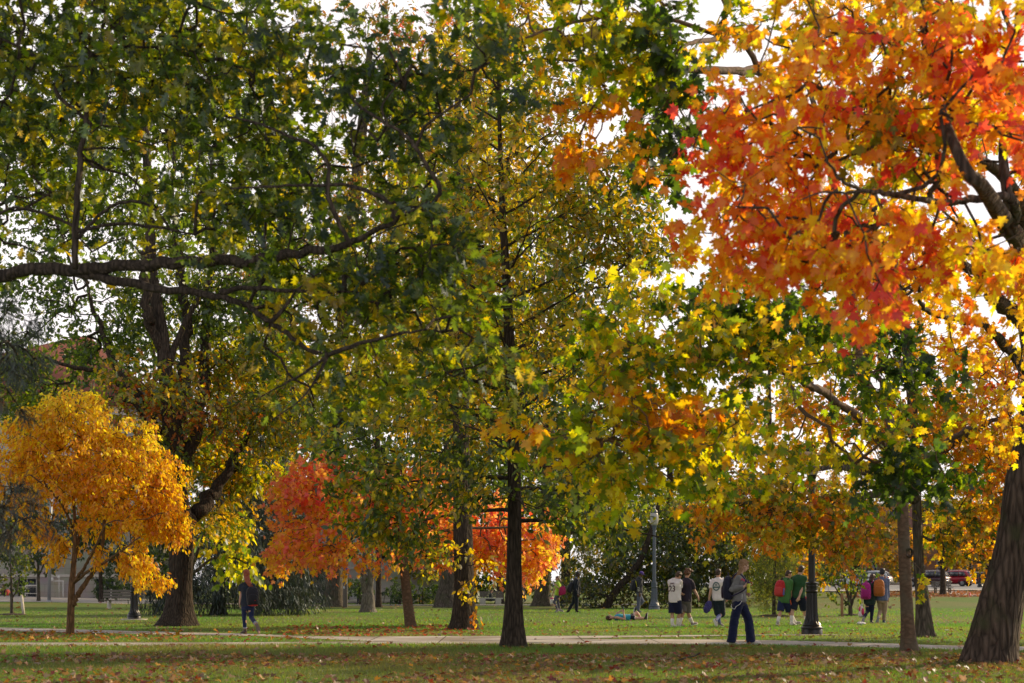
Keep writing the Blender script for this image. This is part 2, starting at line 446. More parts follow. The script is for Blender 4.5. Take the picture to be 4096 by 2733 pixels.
GROUP_NEAR = 'trees on the lawn'
# --- foreground oak: the long limbs entering from the left
oakD = 14.5
trk = [TP(-900,2338+1.30*F/15.5,15.5,150), TP(-880,2400,15.5,128), TP(-840,1900,15.5,112), TP(-760,1450,15.3,105), TP(-700,900,15.3,80), TP(-650,300,15.3,60), TP(-600,-400,15.3,30)]
lim = [TL(15.3, [(-770,1520,43.4),(-420,1330,31.0),(-160,1160,27.3),(0,1108,25.4),(180,1072,24.8),(420,1076,23.6),(650,1050,23.6),(850,1046,22.9),(1050,1034,21.1),(1280,1000,16.7),(1400,972,13.6),(1500,925,11.2),(1613,868,9.3),(1700,825,7.4),(1747,800,6.2)], 12.4),
 TL(14.4, [(300,1085,21.1),(470,1122,18.6),(640,1156,16.7),(830,1178,14.3),(970,1215,12.4),(1050,1268,11.2),(1130,1320,9.9),(1230,1395,8.7),(1310,1428,7.4)], 13.2),
 TL(12.4, [(1300,1425,10.2),(1400,1388,9.3),(1480,1365,7.6),(1600,1335,6.0),(1700,1318,4.2)]),
 TL(12.4, [(1310,1425,7.6),(1220,1490,6.0),(1130,1540,4.2),(1020,1600,2.5)]), TL(12.4, [(1310,1425,7.6),(1250,1540,5.1),(1190,1610,3.4),(1090,1680,2.5)]),
 TL(13.2, [(880,1170,12.8),(960,1153,11.0),(1100,1160,9.3),(1300,1170,6.8),(1420,1165,4.2)]),
 TL(13.2, [(1080,1290,10.2),(1140,1230,8.5),(1180,1170,5.1),(1230,1120,3.4)]),
 TL(13.9, [(300,1075,13.6),(298,920,13.6),(318,700,12.8),(332,560,11.0),(362,330,9.3),(400,180,7.6),(420,0,6.0),(430,-120,4.2)]),
 TL(13.9, [(365,500,8.5),(300,440,7.6),(230,380,7.6),(215,280,6.8),(150,230,6.0),(50,175,5.1),(-40,130,3.4)]),
 TL(13.9, [(385,225,6.8),(470,185,6.0),(600,190,5.1),(720,170,3.4)]), TL(13.9, [(305,960,7.6),(390,870,7.6),(480,812,6.8),(600,822,6.0),(690,930,4.2)]),
 TL(13.9, [(300,930,7.6),(440,898,6.8),(600,905,6.0),(780,940,4.2)]), TL(13.9, [(292,905,7.6),(200,862,6.8),(60,832,6.0),(-40,880,5.1)]),
 TL(12.5, [(1400,975,10.2),(1350,880,9.3),(1310,770,9.3),(1314,663,8.5),(1244,574,7.6),(1148,542,6.0),(1020,490,5.1),(925,466,3.4)]),
 TL(12.5, [(1580,872,10.2),(1555,816,9.3),(1498,778,9.3),(1396,743,8.5),(1250,742,6.8),(1080,745,6.0),(920,755,4.2)]),
 TL(12.4, [(1740,805,8.5),(1759,753,9.3),(1715,680,8.5),(1664,593,8.5),(1606,530,7.6),(1542,491,6.8),(1447,434,6.0),(1396,376,4.2)]),
 TL(12.4, [(1664,593,6.8),(1683,542,6.8),(1708,498,6.0),(1810,427,5.1),(1880,380,3.4)]), TL(12.4, [(1550,495,5.1),(1530,420,4.2),(1600,330,3.4)])]
bl = [(250,100,13.5,420,170,1.6,1.5,0),(750,90,13,400,170,1.6,1.6,0),(1130,130,13,200,140,1.4,1.3,0),(130,420,14,240,220,1.6,1.4,0),(560,330,13.5,380,190,1.6,1.35,0),
 (1050,380,13,320,170,1.5,1.5,0),(1480,330,12.5,260,130,1.1,1.35,1),(1880,280,12,250,75,1.0,1.7,1),(1580,520,12.8,260,160,1.2,1.0,1),(180,700,14.5,240,150,1.5,1.1,0),(620,700,14,300,130,1.5,.8,0),
 (1060,690,13.2,270,130,1.3,1.1,1),(880,870,13.5,340,100,1.4,1.2,0),(1250,900,13,260,110,1.2,1.2,1),(1640,960,12.6,270,110,1.1,1.5,1),(1700,1090,12.5,190,110,1.0,1.5,1),(1180,1090,13,280,100,1.2,1.2,0),(1450,1150,12.8,280,120,1.2,1.3,0),
 (1200,1290,13,260,110,1.2,1.0,0),(1650,1290,12.6,250,120,1.2,1.0,2),(1450,1470,12.8,330,110,1.2,.85,2),(1880,1330,12.6,200,130,1.1,.9,2),(1200,1570,13,220,100,1.1,.65,2),(1900,1500,12.8,230,90,1.1,.6,2),(60,960,15,160,90,1,.6,0),(420,1000,15,300,60,1,.5,0),(1600,700,13,250,120,1.1,.8,1),
 (-500,500,15,300,500,2,1.2,0),(-300,1000,15.5,250,200,1.6,1.0,0),(600,-350,14,900,250,2.2,.9,0)]
bl = [(b[0],b[1],b[2]+.9,*b[3:]) for b in bl]
tree('oak_tree','near oak reaching long dark limbs in from the left edge','tree',trk,lim,bl,'oak',.142,
 [[GD0,GD1,GM,YG,GD1,GM,YG,GD1,YG2],[GD0,GD1,GD1,GM,GD1,YG,GD0,GD1,GM],[GD1,GM,YG,GM,YG2,YG]],bark_dark,leaf_green,GROUP_NEAR,k=15,twig=.34,seed=3,dens=1.9,ridges=14,sides=28,upw=.42,hang=.3,droop=.2,noise_s=.55,gap=.22,minr=.003)
# --- big red and orange maple on the right
trk, mD = TG(3955,2655,98,(3966,2590,92),(4002,2431,86),(4046,2272,81),(4079,2112,78),(4100,1953,76),(4142,1750,72),(4165,1600,68),(4160,1450,62))
trk += [TP(4130,1250,19,52), TP(4085,1000,15.5,38), TP(4020,890,13.2,33), TP(3930,746,11.3,28), TP(3860,670,11.0,23), TP(3760,420,11.4,16), TP(3700,150,12,16), TP(3680,-150,12.5,9)]
lim = [TL(16.5, [(4110,1120,34),(4090,900,28),(4047,745,24),(3894,615,19),(3716,542,14),(3500,470,9),(3300,420,5)], 11.6),
 TL(20.5,[(4135,1500,30),(4060,1420,22),(4003,1364,18),(3939,1307,15),(3812,1278,12),(3716,1250,10),(3680,1200,8),(3671,1116,6)],16),
 TL(19.5,[(4135,1330,40),(4060,1260,32),(4003,1218,28),(3955,1140,24),(3850,1060,18),(3700,1020,12)],14),
 TL(13.2,[(4040,930,26),(4060,830,22),(4016,784,17),(3907,799,16),(3780,810,15),(3684,797,13),(3556,778,11),(3461,762,9),(3365,720,7),(3308,644,5)],10.6),
 TL(11,[(3461,765,7),(3380,772,6),(3290,770,4),(3200,800,3)],10.8), TL(13.2,[(4040,900,24),(4010,560,18),(4050,250,12),(4000,0,7)],14),
 TL(20.5,[(4140,1600,50),(4330,1300,40),(4500,900,28),(4560,500,16)],21), TL(20.5,[(4140,1480,44),(4250,1000,36),(4220,500,24),(4150,0,12)],22)]
BY = (.80,.36,.016); BO = (.78,.20,.014); BR2 = (.72,.09,.022); BP = (.60,.045,.05)
W0 = [BY,BO,BR2,BO,BY,BO,BP,BR2]; W1 = [BO,BR2,BO,BP,BR2,BP,BO,BY]; W2 = [YG,YG2,BY,BO,YG,BO,BY]; W3 = [BY,BO,BY,BO,BR2]
bl = [(2960,560,12.5,190,170,1.2,1.5,1),(2850,470,12.3,110,60,.7,1.2,0),(3230,380,12,280,190,1.5,1.6,0),(3600,330,12,330,200,1.6,1.5,0),(3960,230,11.5,260,200,1.6,1.7,1),(3150,680,12,280,200,1.4,1.7,0),(3530,620,12.5,330,190,1.5,1.3,2),(3900,520,11.5,260,190,1.5,1.6,1),
 (2950,900,12,190,140,1.1,1.5,0),(3280,930,12,320,170,1.4,1.8,0),(3680,900,12,320,160,1.4,1.4,0),(4000,950,12,200,200,1.3,1.5,3),(3330,1010,11.5,290,110,1.1,1.9,3),(3490,1130,11,110,110,.7,1.9,1),(3820,1030,12,250,100,1.1,1.4,3),(3020,1010,12,180,100,1.0,1.4,3),
 (3300,70,12.5,480,130,1.4,1.4,2),(3850,30,11.5,320,120,1.4,1.5,2),(3600,-250,13,600,200,2,.8,0),(4300,600,14,250,600,2.5,1.0,0),(4000,1280,17,250,150,1.5,1.0,3),(4050,1600,19,120,250,1.5,.8,3),(3900,700,16,350,300,2,.7,3)]
tree('maple_tree','large leaning maple with fiery red and orange leaves at right edge','tree',trk,lim,bl,'maple',.106,[W0,W1,W2,W3],bark_maple,leaf_warm,GROUP_NEAR,k=14,twig=.30,seed=5,dens=1.7,holes=[(3970,800,140,170),(3650,775,330,48),(3380,690,80,60),(3900,620,90,60),(3850,1290,200,45),(4010,1390,80,80)],ridges=16,flare=.40,sides=48,upw=.3,hang=.6,noise_s=.6,gap=.12,minr=.003)
# --- green and yellow maple, trunk right of the lamp
trk, cD = TG(3642,2608,36,(3636,2560,29),(3630,2450,24.5),(3620,2250,23),(3612,2050,22),(3598,1900,20),(3565,1700,18),(3510,1600,17),(3455,1500,15),(3420,1300,14),(3400,1000,13),(3330,700,13),(3250,400,10),(3150,100,7))
lim = [TL(26,[(3595,1900,19),(3500,1740,17),(3321,1585,16),(3238,1545,15),(3174,1505,13),(3000,1450,10),(2800,1420,7),(2600,1440,5)],17),
 TL(20,[(3155,1511,9),(3168,1562,9),(3206,1639,8),(3314,1709,6)],19), TL(22,[(3150,1505,7),(3120,1430,6),(3090,1370,4)],19),
 TL(24,[(3470,1540,12),(3455,1330,9),(3257,1441,7),(3150,1480,5)],18),
 TL(26,[(3600,1930,22),(3400,1850,16),(3150,1810,12),(2900,1830,9),(2600,1790,7),(2350,1740,5)],15),
 TL(24,[(3400,950,14),(3250,500,16),(3050,300,17),(2950,283,16),(2700,276,14),(2520,292,11),(2400,330,8),(2330,420,5)],14.5),
 TL(18,[(3050,300,12),(2950,140,11),(2850,160,11),(2770,172,9),(2680,230,6)],15), TL(15,[(2700,278,7),(2720,340,5),(2710,420,3)]),
 TL(15,[(2900,150,9),(2600,60,8),(2300,90,7),(2100,150,5)],13.5), TL(15,[(2420,320,6),(2380,240,8),(2300,245,7),(2170,235,5),(2100,240,3)],14.5),TL(26,[(3605,1980,20),(3750,1800,14),(3900,1700,9)],24)]
pal = [[CG2,CY,CY,CG2,CG,CY,CO,CY,CG2],[GD0,GD1,CG,GD1,CG2,CG],[CG,CG2,CY,CG,CG2,CY],[CO,OR,CO,CY],[CY,CG2,CY,CO,CY]]
bl = [(2150,1705,14.5,110,60,.6,1.3,3),(2260,1790,14.8,130,70,.7,1.2,0),(2400,1690,15.5,200,90,.9,1.4,0),(2480,1520,16,240,130,1.1,1.5,0),(2380,1330,16,130,120,.9,1.3,2),(2560,1200,16,130,90,.9,1.3,4),(2700,1360,16,240,130,1.2,1.6,0),(2360,1860,15.5,130,90,.8,1.4,4),
 (2560,1830,15.5,240,130,1.1,1.6,0),(2450,1990,15.5,90,90,.6,1.2,4),(2800,1700,16,260,140,1.2,1.6,0),(2620,1650,15.5,220,120,1,1.5,3),(2850,1520,17,240,130,1.2,1.5,2),(2880,1240,17,240,100,1.2,2.4,1),(3130,1290,17.5,260,110,1.2,2.4,1),(3000,1380,17.5,250,80,1.2,1.2,4),
 (3200,1430,19,220,90,1.1,1.0,4),(3350,1420,19,180,110,1.1,1.3,2),(3560,1420,20,170,100,1.1,1.1,1),(3650,1500,20,190,110,1.2,1.0,1),(3480,1610,20,160,100,1,.8,2),(3500,1780,19,260,80,1.2,1.1,2),(3640,1880,19,210,110,1.1,1.5,1),(3550,1960,19.5,140,60,.9,1.2,1),(3250,1820,19,230,80,1,1.0,0),(2880,1880,17,200,110,1,1.2,2),
 (2020,90,13.8,240,130,1.1,1.6,0),(2330,110,13.8,260,140,1.1,1.6,2),(2600,120,14.2,170,160,1,1.7,1),(2560,290,14.5,190,110,1,1.3,0),(2660,420,14.8,130,150,.9,1.6,1),(2650,600,15,130,140,.9,1.7,1),(2400,520,14.2,200,75,.8,1.5,3),(2330,440,14.2,130,60,.7,1.1,3),(2830,120,15,120,90,.9,.9,0),(2500,30,14,350,80,1.1,1.4,2),(2400,-250,14.5,600,200,1.8,.9,1),(3682,2310,26.2,30,38,.25,.8,0)]
tree('maple_tree','maple with a smooth grey trunk, green and yellow leaves over the path','tree',trk,lim,bl,'maple',.128,pal,bark_smooth,leaf_mix,GROUP_NEAR,k=14,twig=.34,seed=9,dens=1.75,flare=.3,sides=28,upw=.4,hang=.45,noise_s=.6,gap=.12,minr=.003)
# --- slender oak in the middle
trk, dD = TG(2052,2592,52,(2053,2540,43),(2054,2450,36),(2056,2300,30),(2058,2000,27),(2052,1750,24),(2040,1400,20),(2025,1100,16),(2008,800,12),(1998,500,8),(1990,200,5),(1985,-50,4))
bl = []; lim = []
rs = np.random.default_rng(4)
for py, rad_, tau in ((60,230,.8),(230,330,.9),(420,420,1.0),(620,480,1.1),(820,530,1.15),(1020,570,1.25),(1220,600,1.35),(1420,620,1.5),(1560,620,.9),(1690,650,1.0),(1820,650,1.1),(1940,560,1.0)):
    bl.append((2000+ (30 if py < 1300 else -60), py, dD, rad_, 125 if py < 1500 else 62, rad_/F*dD*.85, tau, 0 if py < 1500 else 1))
bl += [(2420,820,dD-1,270,200,1.2,1.0,0),(2560,1000,dD-1,180,160,1.2,1.0,0),(2500,700,dD,170,170,1.2,.8,0),(1520,1930,dD-2,220,110,1.3,1.5,1),(1480,2060,dD-2,160,70,1.1,1.2,1),(1620,2110,dD-1.5,180,70,1.1,1.4,1),(1880,1990,dD-1,150,50,1,1.0,1),(2330,2030,dD-1,220,90,1.2,1.3,1),(2480,2110,dD,180,60,1,1.0,1),(1400,1780,dD-1,140,100,1.2,1.2,1),(1720,2190,dD-1.5,90,40,.8,.6,1),(2060,2010,dD-.6,60,50,.4,1.6,1)]
for i in range(46):
    py = 2080 - i*42; a = i*2.4; w = 640 if py > 1500 else 640*(0.35+0.65*(py+100)/1600)
    s = math.cos(a); d2 = math.sin(a); up = 0.25 + 0.9*(1-py/2100) - (0.28 if i < 6 else 0)
    x0 = np.interp(py, [200,800,1400,2000], [1990,2008,2040,2058])
    r0 = 9 - i*0.12
    lim.append([TP(x0+s*w*t, py - up*w*(t**1.1)*0.75 + (70*t*t if i<8 else 0), dD + d2*w*t/F*dD, max(1.5, r0*(1-.8*t))) for t in (0,.25,.55,.9)])
tree('oak_tree','slender dark-trunked oak with fine narrow leaves in the middle of the lawn','tree',trk,lim,bl,'shingle',.15,
 [[GM,YG,YG2,GM,YEg,YG,YG2],[GD0,GD1,GM,GD1,YG,GM,YG2]],bark_dark,leaf_green,GROUP_NEAR,k=22,twig=.40,seed=12,dens=1.6,clear=.22,ridges=16,flare=.22,sides=32,upw=.3,hang=.35,noise_s=.7,gap=.2,minr=.003)
# --- oak behind it, with leafy shoots on the trunk
trk, eD = TG(1855,2518,56,(1856,2480,48),(1856,2350,40),(1850,2100,36),(1845,1800,32),(1840,1300,30),(1835,800,20),(1830,300,10))
bl = [(1750,2210,eD-1,120,50,.8,.7,0),(1700,2260,eD-1,50,50,.6,.6,0),(1880,2340,eD-.8,50,60,.4,.6,0),(1880,2430,eD-.8,35,50,.3,.5,1),(1970,2270,eD-.6,70,50,.6,.5,0),(1840,1500,eD+5,500,300,3,1.2,0),(1840,900,eD+5,480,350,3,1.0,0),(1830,400,eD+4,350,250,2.5,.9,0)]
tree('oak_tree','thick oak trunk with yellow-green shoots, just left of the middle oak','tree',trk,[],bl,'oval',.16,[[GM,YG,YG2,YEg],[YG2,YOg,ORg,BR]],bark_dark,leaf_green,GROUP_NEAR,k=12,twig=.42,seed=13,dens=1.5,ridges=16,flare=.35,sides=30,noise_s=1.0)
# --- red maple
trk, fD = TG(1646,2508,23,(1640,2480,21),(1630,2400,19.5),(1620,2300,18.5),(1610,2215,17),(1600,2120,14),(1590,2000,10),(1580,1880,6))
lim = [TL(fD,[(1618,2275,13),(1590,2240,12),(1560,2215,11),(1520,2195,9),(1430,2150,6)]),TL(fD,[(1608,2210,14),(1632,2195,12),(1655,2160,9),(1720,2060,6)]),TL(fD,[(1600,2150,9),(1500,2000,6),(1400,1900,4)],fD-1.5),TL(fD,[(1610,2180,9),(1800,2120,6),(2050,2110,4)],fD+.5)]
PK = (.95,.15,.16); RB = (.92,.22,.055); OB = (.92,.33,.03)
pr = [[PK,RB,PK,BP,RB],[OB,RB,PK,OB],[RB,PK,OB,PK,RB]]
bl = [(1300,1900,fD,130,90,1.5,1.9,0),(1210,2010,fD,130,110,1.4,1.9,2),(1190,2170,fD-1,130,100,1.3,1.9,1),(1270,1930,fD-1.5,110,90,1.2,1.6,0),(1330,2230,fD-1,130,60,1.2,1.7,1),(1420,2060,fD,180,150,2,1.9,2),(1560,2000,fD+1,200,170,2,1.6,0),(1700,1960,fD+1,180,120,1.7,1.5,2),(1720,2150,fD+1,150,110,1.5,1.5,2),(1900,2100,fD+2,200,130,1.7,1.4,0),(2050,2200,fD+2,170,120,1.3,1.6,2),(2175,2150,fD+2.5,70,100,.9,1.8,2),(2100,2265,fD+2.5,75,55,.7,1.5,1),(1130,2240,fD,50,60,.8,1.4,1),(1520,2220,fD-1,110,50,.9,1.1,1),(1950,2230,fD+2,110,60,.9,1.0,1)]
tree('maple_tree','small spreading maple glowing red and orange behind the middle oak','tree',trk,lim,bl,'maple_lo',.15,pr,bark_smooth,leaf_warm,GROUP_NEAR,k=14,twig=.4,seed=15,dens=1.6,flare=.2,sides=18,hang=.6,noise_s=.6,gap=.24)
# --- big oak on the left
trk, gD = TG(712,2505,72,(716,2470,60),(719,2420,51),(725,2325,42),(727,2219,44),(722,2080,43),(705,1950,36),(685,1750,31),(668,1550,28),(650,1350,25),(610,1100,21),(595,800,17),(580,500,15),(560,150,8))
lim = [TL(gD,[(728,2120,36),(780,2060,32),(830,1995,28),(880,1930,22),(960,1800,14),(1060,1650,9)],gD+2),TL(gD,[(690,1900,30),(640,1760,24),(560,1600,20),(500,1510,16),(440,1420,13),(395,1300,10),(350,1180,7)],gD+1),
 TL(gD,[(690,1850,30),(725,1650,26),(735,1500,24),(745,1350,22),(735,1150,18),(700,900,12),(690,600,7)],gD+2),TL(gD,[(700,1950,30),(790,1700,24),(820,1400,22),(830,1200,18),(860,900,12)],gD+3),TL(gD,[(650,1400,20),(600,1300,22),(590,1250,22),(575,1000,16)],gD-1),
 TL(gD,[(560,1600,12),(420,1500,10),(300,1470,8),(180,1430,5)],gD-2),TL(gD,[(660,1500,14),(760,1250,12),(900,1000,8)]),TL(gD,[(690,2000,16),(560,1640,10),(440,1590,8)],gD-2)]
bl = []
for (px,py,rx,ry,t,pi) in ((200,1450,260,130,1.0,0),(420,1380,250,120,.8,0),(150,1620,200,120,1.2,0),(620,1600,260,160,1.0,1),(900,1500,260,170,1.3,1),(1050,1700,220,150,1.6,1),(820,1800,260,150,1.3,1),(560,1850,200,120,1.2,0),(1000,1900,170,120,1.5,2),(850,2080,130,100,.9,2),(620,1250,280,150,.7,0),(900,1200,270,160,1.1,0),(350,1180,260,130,.7,0),(250,850,260,170,.7,0),(600,900,280,170,.8,0),(900,800,260,180,.9,0),(500,550,320,190,.8,0),(850,450,280,180,.9,0),(250,480,230,180,.8,0),(550,200,320,150,.8,0),(900,150,200,150,.7,0),(1130,1100,180,180,1.1,0),(1150,700,170,160,.8,0),(80,1150,200,150,.6,0),(50,600,150,250,.7,0),(1120,1420,150,150,1.2,1)):
    bl.append((px,py,gD+rs.uniform(-1.5,5),rx,ry,2.2,t*1.15,pi))
tree('oak_tree','massive oak with many rising limbs behind the yellow tree','tree',trk,lim,bl,'oak_lo',.19,[[GD0,GD1,GM,GD1,YG],[GD1,YG,GM,YEg,YG,GD1,ORg],[YG,GM,YG2,GD1,YEg]],bark_dark,leaf_green,GROUP_NEAR,k=16,twig=.55,holes=[(220,1365,85,50)],seed=17,dens=1.7,ridges=18,flare=.45,sides=40,noise_s=1.3,gap=.2)
# --- golden tree on the left
trk, hD = TG(280,2538,15.5,(281,2500,14),(284,2400,13),(287,2330,12),(292,2290,11),(298,2200,9),(300,2100,7),(290,1950,5),(270,1800,3))
lim = [TL(hD,[(290,2420,12),(310,2385,11),(335,2340,10),(370,2295,9),(395,2240,8),(412,2150,7),(425,2000,6),(440,1850,4)]),TL(hD,[(296,2330,8),(325,2290,7),(355,2240,6),(380,2190,5),(420,2100,3)],hD-1),TL(hD,[(300,2328,7),(360,2280,6),(420,2250,6),(470,2215,4),(560,2150,3)],hD-1.5),
 TL(hD,[(297,2260,6),(310,2180,6),(320,2100,5),(330,1950,4),(340,1800,2)],hD+1),TL(hD,[(290,2110,6),(260,2040,5),(200,1960,4),(120,1900,3)],hD-1),TL(hD,[(300,2150,6),(240,2080,4),(160,2040,3),(60,2000,2)],hD+1)]
GOL = (.86,.30,.015); GOL2 = (.88,.35,.02); GOL3 = (.74,.22,.012); PY = (.75,.40,.05)
bl = [(200,1640,hD,90,70,.8,1.6,1),(300,1680,hD,150,110,1.1,1.7,1),(120,1760,hD,140,120,1.1,1.7,0),(330,1830,hD,200,130,1.3,1.6,0),(520,1780,hD,130,120,1.1,1.3,1),(80,1920,hD,110,120,1,1.5,0),(240,1950,hD,170,110,1.2,1.2,0),(480,1950,hD,180,120,1.2,1.6,0),(620,1900,hD,110,120,.9,1.6,0),(650,2040,hD,90,100,.8,1.7,0),(560,2100,hD,110,90,.9,1.7,0),(520,2230,hD-.8,75,60,.5,2.0,0),(570,2270,hD-.8,55,50,.5,1.8,0),(700,2100,hD,55,70,.5,1.6,0),(140,2110,hD,110,60,.8,1.3,0),(260,2140,hD,70,60,.6,1.2,0),(380,2080,hD,90,80,.8,1.0,0),(640,2310,hD-.5,40,40,.3,1.6,0),(230,2200,hD,50,40,.4,1.3,0),(380,2200,hD-.6,45,40,.3,1.3,0),(330,1600,hD,60,50,.5,1.0,1)]
tree('golden_tree','young golden-yellow tree with a forked thin trunk at far left','tree',trk,lim,bl,'shingle',.115,[[GOL,GOL2,GOL3,GOL,YO],[GOL2,GOL,PY,GOL,GOL2]],bark_gold,leaf_warm,GROUP_NEAR,k=34,twig=.30,seed=21,dens=1.7,flare=.2,sides=16,hang=.9,droop=.6,noise_s=.36,gap=.42,minr=.0035)
# --- golden-orange maple behind the lamp
trk, oD = TG(3700,2548,42,(3698,2520,34),(3690,2400,27),(3675,2250,20),(3668,2050,18.5),(3660,1800,17),(3640,1500,20),(3600,1200,14),(3560,900,8))
lim = [TL(oD,[(3665,2000,22),(3500,1900,16),(3300,1870,12),(3050,1900,8)],oD-3),TL(oD,[(3660,1950,18),(3400,1990,12),(3200,2000,8),(2980,2080,5)],oD-3),TL(oD,[(3655,1750,16),(3560,1600,14),(3500,1500,10),(3300,1400,6)]),TL(oD,[(3665,1900,16),(3850,1750,12),(4050,1650,7)])]
po = [[YO,YG2,YO,OR,YG,YE],[YG,YO,GM,YE,YG,OR],[BO,BY,YO,BR2]]
bl = [(2900,2050,oD-3,140,70,1.1,1.6,0),(3080,2010,oD-2.5,170,110,1.3,1.6,1),(3280,2060,oD-2,180,110,1.3,1.6,1),(3080,2130,oD-3,150,60,1.1,1.1,0),(3330,2150,oD-2.5,90,70,.8,1.1,1),(3375,2250,oD-3,40,80,.5,.9,0),(3470,2130,oD-2,130,80,1.1,1.2,0),(2800,2150,oD-3,50,40,.6,1.1,0),(3560,1700,oD,250,150,1.8,.9,0),(3300,1650,oD,220,130,1.6,.9,0),(3850,1700,oD,200,170,1.8,1.3,0),(3950,1900,oD,170,150,1.6,1.5,0),(3800,2080,oD,140,110,1.3,1.4,1),(3950,2150,oD,110,130,1.1,1.2,0),(3900,1450,oD,230,150,1.8,1.0,2),(3500,1350,oD+1,250,150,1.8,1.1,0),(3400,900,oD+2,350,200,2.2,1.0,2),(3700,1100,oD+2,300,180,2.2,1.0,2),(3650,500,oD+1,400,260,2.6,.8,0),(3550,50,oD+1,350,220,2.4,.7,0),(3820,2210,oD,80,50,.7,1.2,1),(2960,1980,oD-2,140,80,1,1.1,1)]
tree('maple_tree','golden-orange maple with a dark mossy trunk behind the grey trunk','tree',trk,lim,bl,'maple_lo',.145,po,bark_grey,leaf_mix2,GROUP_NEAR,k=14,twig=.38,seed=23,dens=1.8,ridges=14,flare=.35,sides=28,hang=.6,noise_s=.9,gap=.12)

# --- maple added beyond the right edge to shade the foreground lawn; its leaves close the view behind the leaning trunk
g = GD(4900, 33.5)
trk = [(g[0], g[1], g[2]-.06, .32), (g[0]+.05, g[1], 1.6, .25), (g[0]+.1, g[1], 4.0, .20), (g[0], g[1], 7.5, .13), (g[0]-.1, g[1], 10.5, .05)]
lim = [[(g[0], g[1], 2.6, .10), (g[0]-1.8, g[1]-.3, 3.6, .07), (g[0]-3.8, g[1]-.4, 4.2, .03)], [(g[0], g[1], 3.4, .10), (g[0]+2, g[1]+.3, 5.0, .06), (g[0]+4, g[1], 6.0, .03)]]
bl = [(4250,1750,33,220,250,2.2,1.2,0),(4400,1350,33.5,300,250,2.6,1.2,0),(4800,1700,33,450,280,3.2,1.1,0),(5250,1500,34,350,350,3,1.0,0),(4850,1200,33.5,450,300,3.2,1.1,1),(4850,850,34,300,220,2.4,1.0,1),(4230,2050,33,140,90,1.3,1.0,0)]
tree('maple_tree','golden maple added beyond the right edge for foreground shade, behind the leaning trunk','tree',trk,lim,bl,'maple_lo',.17,po,bark_grey,leaf_mix,GROUP_NEAR,k=14,twig=.5,seed=27,flare=.3,sides=20,dens=1.3,noise_s=1.0)

for rt, kx, ky, kd, kr in ((bpy.data.objects['maple_tree.001'], 3632, 2212, cD, 20), (bpy.data.objects['oak_tree.003'], 739, 2190, gD, 17), (bpy.data.objects['oak_tree.003'], 766, 2212, gD, 16)):
    k_ = P(kx, ky, kd) + np.array([0, -(.10 if kx > 2000 else .30), 0]); r_ = kr/F*kd*.6; a_ = np.linspace(0, 2*math.pi, 15)
    MB().tube(np.c_[k_[0]+r_*np.cos(a_), k_[1]+.02*np.cos(2*a_), k_[2]+r_*1.35*np.sin(a_)], r_*.42, 8, jag=.1).build('knot', bark_maple, rt)
# ------------------------------------------------------------------ terrain
def ground_mesh():
    ys = np.concatenate([np.linspace(3, 64, 40), np.linspace(65, 165, 60), np.linspace(175, 700, 18), [1000, 1600, 2600]])
    us = np.concatenate([np.linspace(-3, -.6, 12), np.linspace(-.5, .6, 56), np.linspace(.7, 3, 12)])
    X = ys[:, None]*us[None]; Y = np.repeat(ys[:, None], len(us), 1)
    Z = gz(X, Y)
    V = np.stack([X, Y, Z], -1).reshape(-1, 3); n, m = X.shape
    i = np.arange(n-1)[:, None]*m; j = np.arange(m-1)[None]
    q = np.stack([i+j, i+j+1, i+m+j+1, i+m+j], -1).reshape(-1, 4)
    return mesh_np('lawn', V, [q])
def lawn_material():
    m, nt, out = mat_new('lawn'); N = nt.nodes.new; L = nt.links.new
    b = N('ShaderNodeBsdfPrincipled'); b.inputs['Roughness'].default_value = .9; b.inputs['Specular IOR Level'].default_value = .15; L(b.outputs[0], out.inputs[0])
    tc = N('ShaderNodeTexCoord')
    def noise(sc, det=4, dist=0, stretch=None):
        n = N('ShaderNodeTexNoise'); n.inputs['Scale'].default_value = sc; n.inputs['Detail'].default_value = det; n.inputs['Distortion'].default_value = dist
        if stretch:
            mp = N('ShaderNodeMapping'); mp.inputs['Scale'].default_value = stretch; L(tc.outputs['Object'], mp.inputs[0]); L(mp.outputs[0], n.inputs[0])
        else: L(tc.outputs['Object'], n.inputs[0])
        return n.outputs['Fac']
    def ramp(f, a, c):
        r = N('ShaderNodeValToRGB'); r.color_ramp.elements[0].position = a; r.color_ramp.elements[1].position = c; L(f, r.inputs[0]); return r.outputs[0]
    def mix(f, a, c):
        x = N('ShaderNodeMix'); x.data_type = 'RGBA'; L(f, x.inputs[0])
        for k, v in ((6, a), (7, c)):
            if isinstance(v, tuple): x.inputs[k].default_value = (*v, 1)
            else: L(v, x.inputs[k])
        return x.outputs[2]
    c1 = mix(ramp(noise(.9, 5), .35, .68), (.075,.175,.016), (.14,.19,.03))
    c2 = mix(ramp(noise(.11, 5, .8, (1, .55, 1)), .42, .66), c1, (.19,.17,.06))
    c3 = mix(ramp(noise(26, 3), .45, .75), c2, (.035,.05,.014))
    c4 = mix(ramp(noise(60, 2), .55, .8), c3, (.2,.17,.06))
    L(c4, b.inputs['Base Color'])
    bp = N('ShaderNodeBump'); bp.inputs['Strength'].default_value = .5; bp.inputs['Distance'].default_value = .03; L(noise(45, 4), bp.inputs['Height']); L(bp.outputs[0], b.inputs['Normal'])
    return m
tag(link_mesh('lawn', ground_mesh(), lawn_material()), kind='structure')
